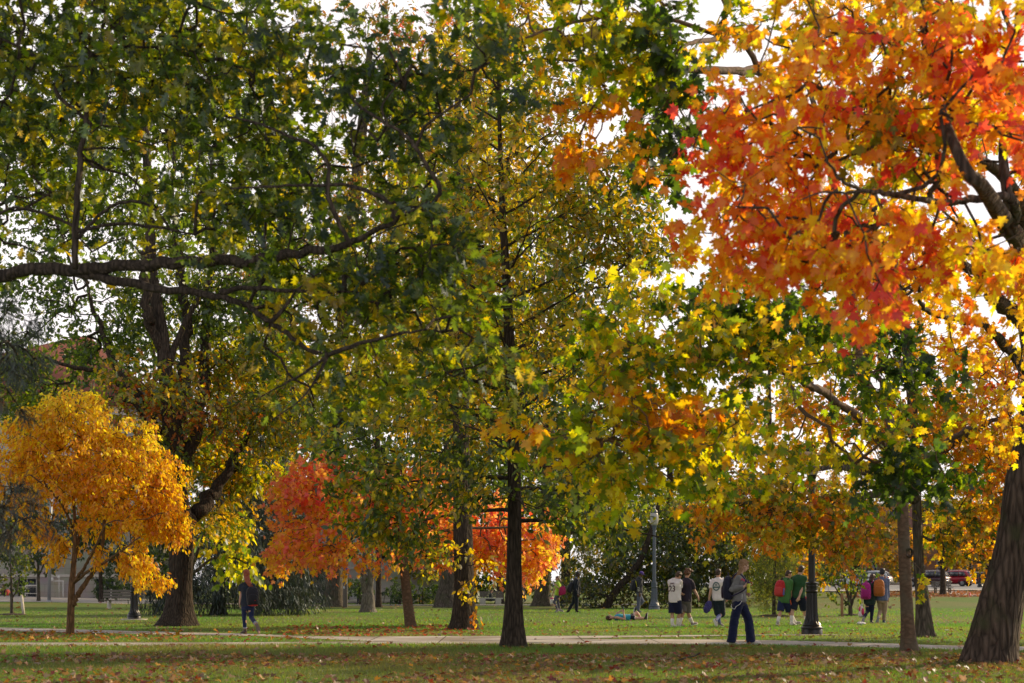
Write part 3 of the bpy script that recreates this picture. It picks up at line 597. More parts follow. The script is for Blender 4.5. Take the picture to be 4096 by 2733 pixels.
def strip(name, pts, mat, lift=.004, sub=True):
    """flat sheet on the terrain; pts: polygon as two edges [(px,py)..] near edge, far edge, same count"""
    a, b = pts
    A = np.array([G(*p) if len(p) == 2 else GD(p[0], p[2]) for p in a]); B = np.array([G(*p) if len(p) == 2 else GD(p[0], p[2]) for p in b])
    A2 = catmull(A, 10); B2 = catmull(B, 10); n = len(A2); K = 7
    V = np.stack([A2 + (B2-A2)*t for t in np.linspace(0, 1, K)], 1)
    wob = np.random.default_rng(len(name)).normal(size=(n, 2))*.035
    V[:, 0, :2] += wob; V[:, -1, :2] += wob[::-1]
    V[..., 2] = gz(V[..., 0], V[..., 1]) + lift
    i = np.arange(n-1)[:, None]*K; j = np.arange(K-1)[None]
    q = np.stack([i+j, i+K+j, i+K+j+1, i+j+1], -1).reshape(-1, 4)
    return tag(link_mesh(name, mesh_np(name, V.reshape(-1, 3), [q]), mat), kind='structure')
def slab_material(name, col):
    m = pbr(name, col, .85, var=.25, scale=1.7, bump=.25, bscale=60); nt = m.node_tree; N = nt.nodes.new; L = nt.links.new
    b = [n for n in nt.nodes if n.type == 'BSDF_PRINCIPLED'][0]; src = b.inputs['Base Color'].links[0].from_socket
    tc = N('ShaderNodeTexCoord'); br = N('ShaderNodeTexBrick'); br.offset = 0; br.inputs['Scale'].default_value = 1; br.inputs['Brick Width'].default_value = 1.55; br.inputs['Row Height'].default_value = 40; br.inputs['Mortar Size'].default_value = .018
    br.inputs['Color1'].default_value = (1,1,1,1); br.inputs['Color2'].default_value = (.86,.86,.84,1); br.inputs['Mortar'].default_value = (.25,.22,.18,1)
    L(tc.outputs['Object'], br.inputs['Vector']); st = N('ShaderNodeTexNoise'); st.inputs['Scale'].default_value = .55; st.inputs['Detail'].default_value = 7; L(tc.outputs['Object'], st.inputs[0])
    rp = N('ShaderNodeValToRGB'); rp.color_ramp.elements[0].position = .35; rp.color_ramp.elements[0].color = (.55,.50,.44,1); rp.color_ramp.elements[1].position = .6; L(st.outputs['Fac'], rp.inputs[0])
    x = N('ShaderNodeMix'); x.data_type = 'RGBA'; x.blend_type = 'MULTIPLY'; x.inputs[0].default_value = 1; L(src, x.inputs[6]); L(br.outputs['Color'], x.inputs[7])
    y = N('ShaderNodeMix'); y.data_type = 'RGBA'; y.blend_type = 'MULTIPLY'; y.inputs[0].default_value = 1; L(x.outputs[2], y.inputs[6]); L(rp.outputs[0], y.inputs[7]); L(y.outputs[2], b.inputs['Base Color'])
    return m
asphalt_path = slab_material('path_concrete', (.50,.46,.42))
old_path_ = pbr('path_concrete', (.34,.31,.28), .85, var=.22, scale=2.2, bump=.25, bscale=60)
asphalt_dark = pbr('path_asphalt', (.17,.155,.145), .9, var=.25, scale=1.6, bump=.3, bscale=70)
street_mat = pbr('street_asphalt', (.20,.20,.205), .85, var=.15, scale=.6, bump=.2)
plaza_mat = pbr('plaza_concrete', (.42,.38,.34), .85, var=.15, scale=.8)
strip('path', ([(-500,2588),(0,2586),(500,2585),(1000,2582),(1500,2577),(1900,2577),(2300,2578),(2700,2579),(3100,2582),(3500,2592),(3800,2599),(4300,2608)],
               [(-500,2570),(0,2571),(500,2571),(1000,2570),(1500,2566),(1900,2556),(2300,2557),(2700,2558),(3100,2563),(3500,2573),(3800,2583),(4300,2590)]), asphalt_path)
strip('path', ([(-500,2524),(0,2526),(300,2532),(700,2541),(1000,2545),(1250,2556),(1500,2567),(1800,2578)],[(-500,2509),(0,2512),(300,2519),(700,2530),(1000,2537),(1250,2546),(1500,2548),(1800,2553)]), asphalt_path, lift=.008)
strip('path', ([(1500,2567),(1800,2565),(2200,2559),(2600,2550),(3000,2545),(3350,2543)],[(1500,2548),(1800,2547),(2200,2546),(2600,2544),(3000,2541),(3350,2540.5)]), asphalt_path, lift=.012)
# ------------------------------------------------------------------ trees and bushes further back
FAR = 'trees at the back of the park'
def bg(name, label, cat, px, D, stems, blobs, leaf, size, pals, bark=None, lmat=None, group=FAR, limbs=None, lean=0, **kw):
    """stems: first one is the trunk: [(px,py,rpx)...] above the ground point"""
    g = GD(px, D); st = stems[0]
    trk = [(g[0], g[1], g[2]-.08, st[0][2]/F*D)] + [TP(q[0], q[1], D, q[2]) for q in st[1:]]
    lim = [[TP(q[0], q[1], D, q[2]) for q in s] for s in stems[1:]] + (limbs or [])
    return tree(name, label, cat, trk, lim, [(b[0], b[1], b[2] if b[2] > 9 else D + b[2], *b[3:]) for b in blobs], leaf, size, pals, bark or bark_grey, lmat or leaf_green, group, **kw)
DK = (.012,.028,.012); DK2 = (.02,.042,.016); OL = (.07,.075,.03); GY = (.06,.075,.045)
bg('oak_tree','very wide grey trunk beside the emergency phone pole','tree',1335,84,[[(1333,0,44),(1334,2385,36),(1338,2300,32),(1340,2100,30),(1345,1700,28),(1380,1200,24),(1430,700,24),(1480,200,12)],[(1345,1700,30),(1500,1300,24),(1600,800,16),(1680,300,8)],[(1342,1850,26),(1150,1500,18),(1050,1200,10)]],
 [(1450,120,0,240,170,4,.55,0),(1680,160,0,200,190,4,.5,1),(1560,420,0,330,170,4,.75,0),(1350,800,0,320,200,4,.9,0),(1650,800,0,300,220,4,.8,0),(1250,1150,0,300,220,4,1.0,0),(1550,1200,0,300,220,4,.9,2),(1300,1550,0,300,160,4,1.2,2),(1560,1650,0,300,170,4,1.2,2),(1080,1700,0,130,200,3,1.2,2)],'oak_lo',.3,
 [[(.10,.075,.03),(.16,.12,.035),OL,(.22,.09,.03),YG],[(.28,.09,.05),(.3,.05,.06),OL,(.2,.09,.04)],[GD1,GM,YG,(.15,.09,.02),YG2]],lmat=leaf_mix,k=18,twig=.8,seed=31,flare=.3,sides=30,ridges=16,noise_s=1.8,gap=.18)
bg('oak_tree','pale grey trunk split into two stems, left of the red maple trunk','tree',1472,62.5,[[(1472,0,32),(1472,2430,26),(1474,2390,24),(1479,2350,14),(1486,2270,13),(1480,2150,15),(1470,2000,11),(1460,1850,7)],[(1468,2395,14),(1454,2340,11),(1452,2310,11),(1460,2250,10),(1455,2130,13),(1430,1980,8)]],
 [(1480,2000,0,230,120,2.5,1.1,0),(1350,1900,0,160,130,2,.9,0),(1650,1900,0,170,130,2,.9,0),(1430,2180,0,90,50,1.2,.8,0),(1560,2180,0,90,50,1.2,.8,0)],'oval',.2,[[GD0,GD1,GM,GD1]],bark=bark_material('bark_pale',(.2,.18,.15),(9,9,2),dark=.5),k=16,twig=.5,seed=32,flare=.4,sides=26,ridges=10)
bg('lawn_tree','straight dark trunk just right of the forked grey trunk','tree',1514,82,[[(1514,0,15),(1514,2390,11.5),(1513,2260,10.5),(1512,2000,14),(1510,1700,9)]],[(1520,1950,0,180,130,2.5,.9,0),(1510,1750,0,200,140,2.5,.9,0)],'oval',.25,[[GD0,GD1,DK2,GM]],bark=bark_dark,k=16,twig=.6,seed=33,flare=.3)
bg('lawn_tree','flared grey trunk behind the middle oak, left of the seated person','tree',1783,80,[[(1776,0,44),(1780,2385,34),(1788,2340,28),(1796,2250,24),(1800,2000,20),(1800,1700,26)]],[(1780,2000,0,250,140,3,1.0,0),(1850,1800,0,300,150,3,1.0,0)],'oval',.25,[[GD0,GD1,DK2,GM]],k=16,twig=.6,seed=34,flare=.45,sides=24,ridges=12)
bg('lawn_tree','thin dark trunk standing behind the concrete bench','tree',1999,112,[[(1999,0,20),(1999,2390,16),(1999,2300,15),(2000,2100,12),(2000,1900,8)]],[(2000,2200,0,150,60,2.5,1.2,0),(2000,2050,0,230,110,3,1.1,0)],'oval',.3,[[GD0,GD1,DK2]],bark=bark_dark,k=16,twig=.7,seed=35)
bg('beech_tree','broad grey trunk with drooping olive branches beside the woman in neon green','tree',2171,86,[[(2171,0,42),(2170,2390,32),(2174,2340,28),(2177,2250,26),(2180,2100,23),(2190,1900,19),(2200,1650,16)],[(2178,2150,20),(2300,2000,14),(2420,1980,9),(2520,2080,5)],[(2176,2200,16),(2330,2110,11),(2450,2130,7),(2500,2230,3)],[(2182,2050,16),(2350,1880,11),(2520,1900,6)]],
 [(2330,2180,-3,140,90,2.5,.9,0),(2460,2150,-3,130,110,2.5,.9,0),(2350,2030,0,220,110,3,1.1,1),(2300,1850,0,260,150,3,1.1,1),(2080,2000,0,120,120,2,.9,1),(2250,2290,-3,60,50,1.2,.7,0)],'lance',.24,[[GY,OL,(.12,.10,.055),GY,DK2],[GD1,OL,GM,YG]],k=22,twig=.9,seed=36,flare=.45,sides=26,ridges=12,hang=.8,droop=.7)
bg('evergreen_tree','large dark leafy tree sweeping down to the grass behind the walkers','tree',2420,76,[[(2415,0,18),(2440,2400,16),(2480,2345,15),(2520,2300,14),(2580,2200,12),(2640,2000,8)],[(2412,2432,9),(2390,2436,8),(2370,2437,5)],[(2450,2395,8),(2400,2380,6),(2330,2400,4)]],
 [(2330,2360,0,120,60,1.6,1.9,0),(2470,2300,1,150,110,2,1.9,0),(2650,2240,1,190,150,2.6,2.0,0),(2820,2250,1,170,160,2.6,2.1,0),(2950,2300,1,130,110,2.2,1.9,0),(2620,2390,0,200,36,1.6,1.5,0),(2830,2390,0,160,40,1.6,1.6,0),(2620,2080,2,260,130,3,1.6,1),(2880,2080,2,220,130,3,1.7,1),(3030,2230,1,100,120,2,1.5,0),(2400,2400,0,60,25,1,.9,0)],'wide',.17,
 [[(.026,.05,.024),(.04,.065,.03),(.05,.07,.03),DK2,OL,(.09,.085,.04)],[(.03,.05,.022),GD1,GM,YG,OL]],bark=bark_dark,k=22,twig=.7,seed=37,noise_s=1.4,gap=.06,hang=.6)
bg('spruce_tree','dark spruce with hanging branches behind the red-haired woman','tree',872,57.5,[[(872,0,36),(873,2430,28),(874,2380,25),(876,2250,22),(880,2000,18),(884,1600,14),(886,1300,7)]],
 [(700,2330,0,110,70,2,1.7,0),(640,2400,0,70,45,1.5,1.6,0),(820,2320,-1,120,90,2,1.6,0),(960,2330,-1,140,90,2,1.8,0),(1080,2350,-1,120,70,2,1.9,0),(1180,2370,-.5,80,50,1.6,1.8,0),(1120,2260,0,120,80,2,1.7,1),(1000,2200,0,150,100,2.5,1.7,1),(880,2170,1,200,110,2.5,1.4,1),(1060,2080,1,150,110,2.3,1.6,1),(960,1950,1,170,120,2.3,1.4,1),(1020,1800,1,130,120,2,1.2,1),(920,1700,1,140,120,2,1.1,1)],'needle',.25,
 [[DK2,(.032,.048,.022),(.055,.07,.032),DK],[(.028,.04,.02),(.06,.072,.036),DK2]],bark=bark_dark,lmat=needle_mat,k=46,twig=.75,seed=38,noise_s=.9,gap=.14,hang=1.3,droop=.95,flare=.4)
bg('spruce_tree','second dark spruce further back between the spruce and the red maple','tree',1130,74,[[(1130,0,34),(1130,2350,30),(1130,2200,28),(1132,1900,27),(1135,1600,16),(1135,1300,6)]],
 [(1130,2330,0,120,60,2,1.3,0),(1080,2200,0,110,70,2,1.0,0),(1180,2200,0,110,80,2,1.3,0),(1130,2000,2,130,80,2,.9,0),(1210,2320,0,80,60,1.6,1.5,0),(1130,1650,2,120,120,2,1.0,0)],'needle',.3,[[DK2,(.04,.055,.028),DK]],lmat=needle_mat,k=46,twig=.85,seed=39,noise_s=1.0,gap=.1,hang=1.3,droop=.95)
bg('larch_tree','small pale green larch on a mulch ring behind the man in green','tree',3096,55,[[(3096,0,9),(3096,2430,8),(3097,2350,7),(3100,2250,5),(3104,2150,3),(3106,2080,2)]],
 [(3100,2395,0,100,32,1.0,1.7,0),(3090,2330,0,105,45,1.0,1.8,0),(3110,2255,0,95,45,.9,1.7,0),(3100,2190,0,80,45,.8,1.6,0),(3110,2120,0,55,50,.6,1.0,0)],'needle',.15,[[(.10,.13,.05),(.07,.10,.035),(.13,.15,.06),(.05,.08,.03)]],lmat=leaf_mix,k=50,twig=.5,seed=40,noise_s=.5,gap=.12,hang=.25,droop=.2,flare=.1)
bg('young_tree','young bushy tree with fanning stems beside a wooden stake','tree',3402,55.5,[[(3402,0,9),(3401,2435,8),(3396,2400,6),(3380,2330,4),(3365,2240,2)],[(3402,2430,6),(3420,2380,5),(3445,2320,3),(3460,2250,2)],[(3401,2420,5),(3404,2340,4),(3405,2230,2)],[(3400,2425,4),(3360,2380,3),(3330,2330,2)]],
 [(3400,2370,0,95,40,.9,.7,0),(3390,2310,0,110,60,1.0,1.0,0),(3400,2240,0,105,60,.9,1.1,0),(3400,2180,0,80,50,.8,1.1,0),(3330,2280,0,50,50,.6,.9,0)],'wide',.15,[[GD1,GD0,GM,OL,YG]],bark=bark_grey,k=20,twig=.4,seed=41,noise_s=.5,gap=.15,flare=.1)
bg('street_tree','forked dark tree with rusty leaves behind the park bench by the street','tree',3772,105,[[(3772,0,14),(3772,2340,11),(3771,2290,10),(3769,2262,9.5),(3756,2200,7),(3740,2120,9)],[(3770,2275,9),(3790,2240,8),(3812,2200,6),(3840,2130,7)]],
 [(3700,2150,0,100,70,2,1.0,0),(3810,2120,0,130,70,2,1.0,0),(3640,2220,0,70,60,1.5,.8,0),(3800,2215,0,50,25,1,.9,1),(3880,2190,0,80,60,1.6,.9,1),(3700,2240,-1,50,30,1,.6,0)],'maple_lo',.28,[[(.22,.10,.03),OL,(.28,.14,.04),(.15,.09,.03)],[(.5,.23,.014),(.52,.145,.012),(.5,.23,.014)]],bark=bark_dark,lmat=leaf_mix,k=14,twig=.7,seed=42,flare=.2)
bg('magnolia_tree','small tree with big bright yellow-green leaves right of the massive oak','tree',752,47,[[(752,0,10),(752,2400,9),(760,2300,8),(800,2180,6),(850,2050,4)],[(758,2310,6),(840,2240,5),(930,2230,4),(985,2255,3)]],
 [(830,2060,0,70,70,.8,1.2,0),(900,2100,0,110,80,1,1.4,0),(930,2190,0,100,70,.9,1.5,0),(900,2250,0,100,40,.8,1.0,0),(970,2240,0,60,60,.6,1.4,0),(1005,2305,0,35,22,.3,1.6,0),(820,2230,0,60,50,.6,.9,0)],'oval',.26,[[YG2,YG,(.26,.26,.02),GM,YG2]],k=12,twig=.45,seed=43,hang=.9,flare=.1)
bg('young_tree','slim dark young tree at the left edge, beside the white square post','tree',47,57,[[(47,0,7),(47,2425,6),(47,2390,6),(45,2330,4),(42,2250,3),(40,2150,2)],[(48,2392,4),(66,2365,3),(78,2310,2)]],
 [(48,2330,0,60,35,.6,1.4,0),(55,2270,0,75,50,.7,1.4,0),(50,2200,0,70,50,.7,1.2,0),(50,2130,0,60,50,.6,1.0,0)],'wide',.14,[[GD0,GD1,OL,GD1]],k=22,twig=.35,seed=44,noise_s=.5,flare=.1)
bg('young_tree','slim young tree with a bare lower stem in front of the stone building','tree',154,93,[[(154,0,8),(154,2370,6.5),(153,2310,6),(152,2230,4),(150,2150,2)],[(153,2305,4),(175,2260,3),(190,2220,2)],[(153,2300,4),(130,2250,3),(120,2210,2)]],
 [(150,2270,0,60,25,.9,1.0,0),(150,2230,0,75,35,1,1.5,0),(150,2180,0,70,40,1,1.3,0),(205,2270,0,30,25,.5,.7,0)],'wide',.2,[[GD0,GD1,OL,GD1]],k=22,twig=.45,seed=45,noise_s=.6,flare=.1)
bg('park_tree','dark leafy small tree behind the golden tree, left of the plank bench','tree',405,94,[[(405,0,10),(405,2380,8),(402,2300,7),(398,2150,5),(395,2000,3)]],
 [(400,2180,0,130,70,2,1.6,0),(480,2260,0,90,60,1.6,1.4,0),(330,2120,0,100,90,1.8,1.3,0),(430,2050,0,130,90,2,1.3,0),(540,2200,0,70,110,1.6,1.4,0)],'wide',.22,[[DK,DK2,GD0,GD1]],bark=bark_dark,k=22,twig=.6,seed=47)
bg('park_tree','dark small tree near the left edge behind the slim young trees','tree',-20,98,[[(-20,0,10),(-20,2380,8),(-10,2250,7),(10,2100,5),(20,1950,3)]],
 [(20,2100,0,140,90,2,1.4,0),(110,2020,0,130,90,2,1.2,0),(20,2210,0,90,50,1.5,1.2,0),(190,2090,0,80,70,1.6,1.0,0)],'wide',.22,[[DK,DK2,GD0,OL]],bark=bark_dark,k=22,twig=.6,seed=48)
# near conifer on the left edge
g = GD(-900, 13.5)
cl = [TL(13.2,[(-880,1150,18),(-400,1230,13),(-80,1300,8),(60,1400,4)],11.5), TL(13.2,[(-880,1950,20),(-350,1960,13),(-60,2000,8),(100,2080,4)],11.5)]
tree('juniper_tree','soft grey-green conifer branches hanging in at the left edge','tree',[(g[0],g[1],g[2]-.05,.2),TP(-900,2300,13.5,80),TP(-890,1600,13.5,60),TP(-880,900,13.5,30),TP(-880,400,13.5,10)],cl,
 [(10,1330,11.6,110,90,.6,1.6,0),(40,1430,11.6,90,90,.5,1.5,0),(-60,1540,11.6,110,90,.6,1.5,0),(-20,1600,11.5,80,60,.5,1.3,1),(40,1980,11.6,100,50,.5,1.3,1),(110,2060,11.6,90,60,.4,1.2,0),(30,2120,11.6,100,60,.5,1.3,1),(-10,1250,11.6,70,70,.5,1.3,0),(-400,1500,12.5,300,500,1,.5,0)],'needle',.085,
 [[(.05,.065,.04),(.07,.085,.05),(.035,.05,.03)],[(.05,.06,.035),(.10,.065,.03),(.06,.07,.04)]],bark_dark,needle_mat,GROUP_NEAR,k=90,twig=.17,seed=46,noise_s=.3,gap=.1,hang=.6,minr=.002)
# distant trees closing the view
dist = [(250,125,1850,330,'bushy dark tree in front of the red roofed building','a'),(620,118,1350,330,'tall dim tree standing behind the massive oak','a'),(1000,130,1000,330,'tall dim tree rising above the spruces','b'),(1880,122,350,360,'tall distant tree behind the middle oak, yellowing on top','b'),(2260,118,820,330,'distant green tree above the olive drooping branches','a'),(2680,120,1480,330,'distant green tree above the dark evergreen','b'),(3080,112,1420,330,'distant yellowing tree above the pale larch','c'),(3420,180,1850,300,'far golden tree across the street above the white cars','c'),(3960,185,1700,300,'far golden tree across the street at the right edge','c'),(60,118,1950,260,'low distant tree at the left edge behind the slim young tree','a')]
YE = YEg; YO = YOg; OR = ORg
dp = {'a':[[GD0,DK2,GD1,GM]],'b':[[GD1,GM,OL,YG,(.14,.09,.02)]],'c':[[YG,YO,OL,YE,GM]]}
for i,(px,D,top,rx,lab,pl) in enumerate(dist):
    hgt = 2250 - top
    bls = [(px + rs.uniform(-.25,.25)*rx, top + hgt*f, rs.uniform(-4,4), rx*wf, hgt*.14+40, 4.5, t_, 0) for f, wf, t_ in ((.08,.55,.8),(.28,.85,1.0),(.5,1.0,1.2),(.72,1.0,1.4),(.93,.85,1.5))]
    bg('park_tree', lab, 'tree', px, D, [[(px,0,26),(px,2330,20),(px+4,2200,18),(px,top+hgt*.5,12),(px-4,top+40,5)]], bls, 'wide', .42, dp[pl], bark=bark_dark, k=26, twig=1.1, seed=60+i, noise_s=2.4, gap=.14)
# hedges and bushes along the far walk
hb = [(430,98,62,2348,44,'low clipped bush left of the park bench'),(600,96,90,2335,46,'broad dark hedge behind the left park bench'),(1370,100,45,2350,45,'dark bush left of the very wide trunk'),(1440,98,55,2352,52,'dark bush behind the person in navy'),(1600,98,70,2362,45,'rounded dark bush in front of the pale wall, left of the leaning maple trunk'),(1690,99,60,2372,38,'rounded dark bush right of the leaning maple trunk'),(2060,118,90,2340,50,'dark bush behind the concrete bench'),(1900,120,90,2335,50,'dark bush left of the concrete bench')]
for i,(px,D,rx,py,ry,lab) in enumerate(hb):
    bg('bush', lab, 'bush', px, D, [[(px,0,4),(px,py+10,3),(px,py,2)]], [(px,py,0,rx,ry,1.4,2.6,0)], 'wide', .16, [[DK,DK2,GD0,GD1]], bark=bark_dark, group='bushes along the far walk', k=24, twig=.3, seed=80+i, noise_s=.8, gap=0, trunk_name='stem', crown_name='foliage')
# ------------------------------------------------------------------ people
from mathutils.bvhtree import BVHTree
_mc = {}
def cloth(col, rough=.85, var=.10, scale=9, bump=.25):
    k = (tuple(col), rough)
    if k not in _mc: _mc[k] = pbr('cloth', col, rough, var=var, scale=scale, bump=bump, bscale=35, spec=.2, sheen=.15)
    return _mc[k]
def skin(col):
    k = ('skin', col)
    if k not in _mc: _mc[k] = pbr('skin', col, .5, var=.07, scale=12, bump=.05, bscale=120)
    return _mc[k]
SK = (.52,.30,.21); SK2 = (.56,.34,.25); SKD = (.055,.028,.017)
def cap(mb, a, b, ra, rb, sides=12):
    """tapered capsule, closed"""
    a, b = np.asarray(a, float), np.asarray(b, float); d = b - a; L_ = np.linalg.norm(d)
    if L_ < 1e-5: return mb.ball(a, ra)
    d = d/L_; th = np.linspace(0.15, math.pi/2, 4)
    pts = [a - d*ra*math.cos(t) for t in th] + [b + d*rb*math.cos(t) for t in th[::-1]]
    r = [ra*math.sin(t) for t in th] + [rb*math.sin(t) for t in th[::-1]]
    return mb.tube(pts, r, sides)
def chain(mb, pts, rad):
    for i in range(len(pts)-1): cap(mb, pts[i], pts[i+1], rad[i], rad[i+1])
def loft(mb, cs, rx, ry, X, Y, sides=20, sq=2.0):
    """superelliptic sections; X, Y unit axes"""
    n = len(cs); a = np.linspace(0, 2*math.pi, sides, endpoint=False)
    cx = np.sign(np.cos(a))*np.abs(np.cos(a))**(2/sq); cy = np.sign(np.sin(a))*np.abs(np.sin(a))**(2/sq)
    V = np.asarray(cs, float)[:, None] + np.asarray(rx)[:, None, None]*cx[None, :, None]*np.asarray(X) + np.asarray(ry)[:, None, None]*cy[None, :, None]*np.asarray(Y)
    V = V.reshape(-1, 3)
    i = np.arange(n-1)[:, None]*sides; j = np.arange(sides)[None]; j2 = (j+1) % sides
    q = np.stack([i+j, i+j2, i+sides+j2, i+sides+j], -1).reshape(-1, 4)
    up = np.asarray(cs[-1]) - np.asarray(cs[0])
    if np.dot(np.cross(X, Y), up) < 0: q = q[:, ::-1]; c0 = [list(range(sides))]; c1 = [[(n-1)*sides+k for k in range(sides)][::-1]]
    else: c0 = [list(range(sides))[::-1]]; c1 = [[(n-1)*sides+k for k in range(sides)]]
    return mb.add(V, [q, c0, c1])
def sleeve_(mb, pts, rad, sides=16):
    """open-ended cloth tube: round where it joins, cut flat at the hem"""
    mb.ball(pts[0], rad[0]); q = catmull(np.c_[np.asarray(pts), rad], 5); mb.tube(q[:, :3], q[:, 3], sides)
def fuse(mb, name, mat, parent, voxel=.011, it=4, wr=0.0, wscale=.09, seed=0):
    """one continuous skin over overlapping closed shapes"""
    V = np.vstack(mb.v); g = {}
    for f in mb.f: g.setdefault(f.shape[1], []).append(f)
    me = mesh_np(name, V, [np.vstack(x) for x in g.values()])
    o = bpy.data.objects.new('tmp', me); COL.objects.link(o)
    m = o.modifiers.new('r', 'REMESH'); m.mode = 'VOXEL'; m.voxel_size = voxel
    s = o.modifiers.new('s', 'SMOOTH'); s.factor = .5; s.iterations = it
    dg = bpy.context.evaluated_depsgraph_get()
    me2 = bpy.data.meshes.new_from_object(o.evaluated_get(dg))
    bpy.data.objects.remove(o); bpy.data.meshes.remove(me)
    if wr:
        n = len(me2.vertices); co_ = np.zeros(n*3); me2.vertices.foreach_get('co', co_); co_ = co_.reshape(-1, 3)
        no = np.zeros(n*3); me2.vertices.foreach_get('normal', no); no = no.reshape(-1, 3)
        w_ = 1.2*vnoise(co_*np.array([1, 1, .55]) + .5*co_[:, [2, 0, 1]], wscale, seed) + .7*vnoise(co_ + .4*co_[:, [1, 2, 0]], wscale*.42, seed+1)
        me2.vertices.foreach_set('co', (co_ + no*(w_*wr)[:, None]).ravel()); me2.update()
    me2.name = name
    return link_mesh(name, me2, mat, parent)
def hand(mb, w_, tip, side, s, palm_n, curl=.45):
    """palm, four unequal fingers and a thumb"""
    d = nrm(np.asarray(tip) - w_); n = nrm(palm_n - d*np.dot(palm_n, d)); b = np.cross(d, n)*side   # b points to the thumb side
    L_ = .088*s
    for k, off in enumerate((-.026, -.009, .009, .026)):
        cap(mb, w_ + b*off*.7*s, w_ + d*L_ + b*off*s, .015*s, .0125*s, 8)
    cap(mb, w_ - d*.02*s, w_ + d*.03*s, .022*s, .024*s, 10)
    for off, fl in ((.030, .068), (.010, .077), (-.011, .072), (-.031, .056)):
        p = w_ + d*L_*.96 + b*off*s*1.05; q = d.copy()
        for j, seg in enumerate((.45, .32, .23)):
            a_ = curl*(.6 + .5*j); q = nrm(q*math.cos(a_) + n*math.sin(a_) + b*off*1.2)
            e = p + q*fl*seg*s; cap(mb, p, e, (.0098-.001*j)*s, (.0090-.001*j)*s, 8); p = e
    t0 = w_ + d*.028*s + b*.026*s; t1 = t0 + nrm(d*.7 + b*.75 + n*.35)*.042*s; t2 = t1 + nrm(d*.95 + b*.15 + n*.5)*.032*s
    cap(mb, t0, t1, .013*s, .0115*s, 8); cap(mb, t1, t2, .0115*s, .009*s, 8)
def person(label, feet, neck, hips, head, f, h, arms, legs, skincol=SK, female=False, fh=None, uh=None, voxel=.009, D=None, group=None):
    """pixel joints at the person's distance (third value: metres further away); f: the way the body faces"""
    if D is None: D = G(*feet)[1]
    g = GD(feet[0], D); s = h/1.75
    def W(q): return P(q[0], q[1], D + (q[2] if len(q) > 2 else 0))
    root = empty('person', g, label, 'person', group)
    Nk, Hp = W(neck), W(hips); u = nrm(Nk - Hp); f = np.asarray(f, float); f = nrm(f - u*np.dot(f, u)); r = np.cross(f, u)
    sw = (.165 if female else .185)*s; hw = .088*s
    S = {'R': Nk - u*.098*s + r*sw*.98, 'L': Nk - u*.098*s - r*sw*.98}
    Hj = {'R': Hp + r*hw - u*.02*s, 'L': Hp - r*hw - u*.02*s}
    tl = np.linalg.norm(Nk - Hp)
    st = [(-.20,.115,.095),(-.10,.155,.115),(.02,.168,.12),(.2,.155,.108),(.42,.130 if female else .145,.098),(.64,.150 if female else .165,.118),(.79,.152 if female else .172,.115),(.90,.108 if female else .128,.085),(.985,.062,.058)]
    Tt = [(Hp + u*tl*t, a*s, b_*s) for t, a, b_ in st]
    mb = MB()
    loft(mb, [q[0] for q in Tt], [q[1] for q in Tt], [q[2] for q in Tt], r, f, 20, 2.2)
    Hc = W(head); uh = nrm(np.asarray(uh, float)) if uh is not None else nrm(u*.5 + nrm(Hc - Nk))
    fh = f if fh is None else np.asarray(fh, float); fh = nrm(fh - uh*np.dot(fh, uh)); rh = np.cross(fh, uh)
    M = np.stack([rh, fh, uh], 1)
    def Hd(x, y, z): return Hc + M @ (np.array([x, y, z])*s)
    cap(mb, Nk - u*.05*s, Hd(0, -.012, -.06), .058*s, .054*s)
    mb.ball(Hd(0, -.012, .018), np.array([.074, .094, .098])*s, M, 16, 12); mb.ball(Hd(0, .022, -.045), np.array([.056, .066, .062])*s, M, 14, 10)
    mb.ball(Hd(0, .058, -.088), np.array([.028, .024, .02])*s, M); cap(mb, Hd(0, .082, .02), Hd(0, .104, -.022), .010*s, .0155*s); mb.ball(Hd(0, .085, -.058), np.array([.024, .012, .012])*s, M)
    cap(mb, Hd(-.034, .075, .028), Hd(.034, .075, .028), .014*s, .014*s)
    for sd in (-1, 1): mb.ball(Hd(sd*.075, -.012, -.008), np.array([.012, .024, .033])*s, M)
    A, Lg = {}, {}
    for k, q in arms.items():
        e, w_, t = W(q[0]), W(q[1]), W(q[2]); A[k] = (S[k], e, w_, t)
        cap(mb, Nk - u*.03*s, S[k], .05*s, .054*s); chain(mb, [S[k], (S[k]+e)/2, e], [.056*s, .048*s, .041*s]); chain(mb, [e, e*.6+w_*.4, w_], [.040*s, .040*s, .026*s])
        pn = (Hp + Nk)/2 - w_; pn = pn - u*np.dot(pn, u)*.6
        if len(q) > 3 and q[3] is not None: pn = np.asarray(q[3][0], float)
        hand(mb, w_, t, 1 if k == 'R' else -1, s*1.02, nrm(pn), q[3][1] if len(q) > 3 and q[3] is not None else .42)
    for k, q in legs.items():
        kn, an, to = W(q[0]), W(q[1]), W(q[2]); Lg[k] = (Hj[k], kn, an, to)
        chain(mb, [Hj[k], Hj[k]*.5+kn*.5, kn], [.092*s, .078*s, .056*s]); chain(mb, [kn, kn*.65+an*.35, an], [.053*s, .057*s, .036*s])
        dt = nrm(to - an); cap(mb, an, an + dt*.02*s - 0, .036*s, .036*s); cap(mb, an - u*.03*s*0, to, .034*s, .026*s)
    fuse(mb, 'body', skin(skincol), root, voxel, 3)
    # eyes
    for sd in (-1, 1):
        MB().ball(Hd(sd*.031, .078, .008), np.array([.012, .009, .008])*s, M, 10, 6).build('eye', eye_mat, root)
    return dict(root=root, s=s, u=u, f=f, r=r, S=S, H=Hj, A=A, L=Lg, T=Tt, Nk=Nk, Hp=Hp, Hd=Hd, M=M, D=D, W=W, tl=tl, fem=female)
eye_mat = pbr('eye_dark', (.02,.015,.012), .2)
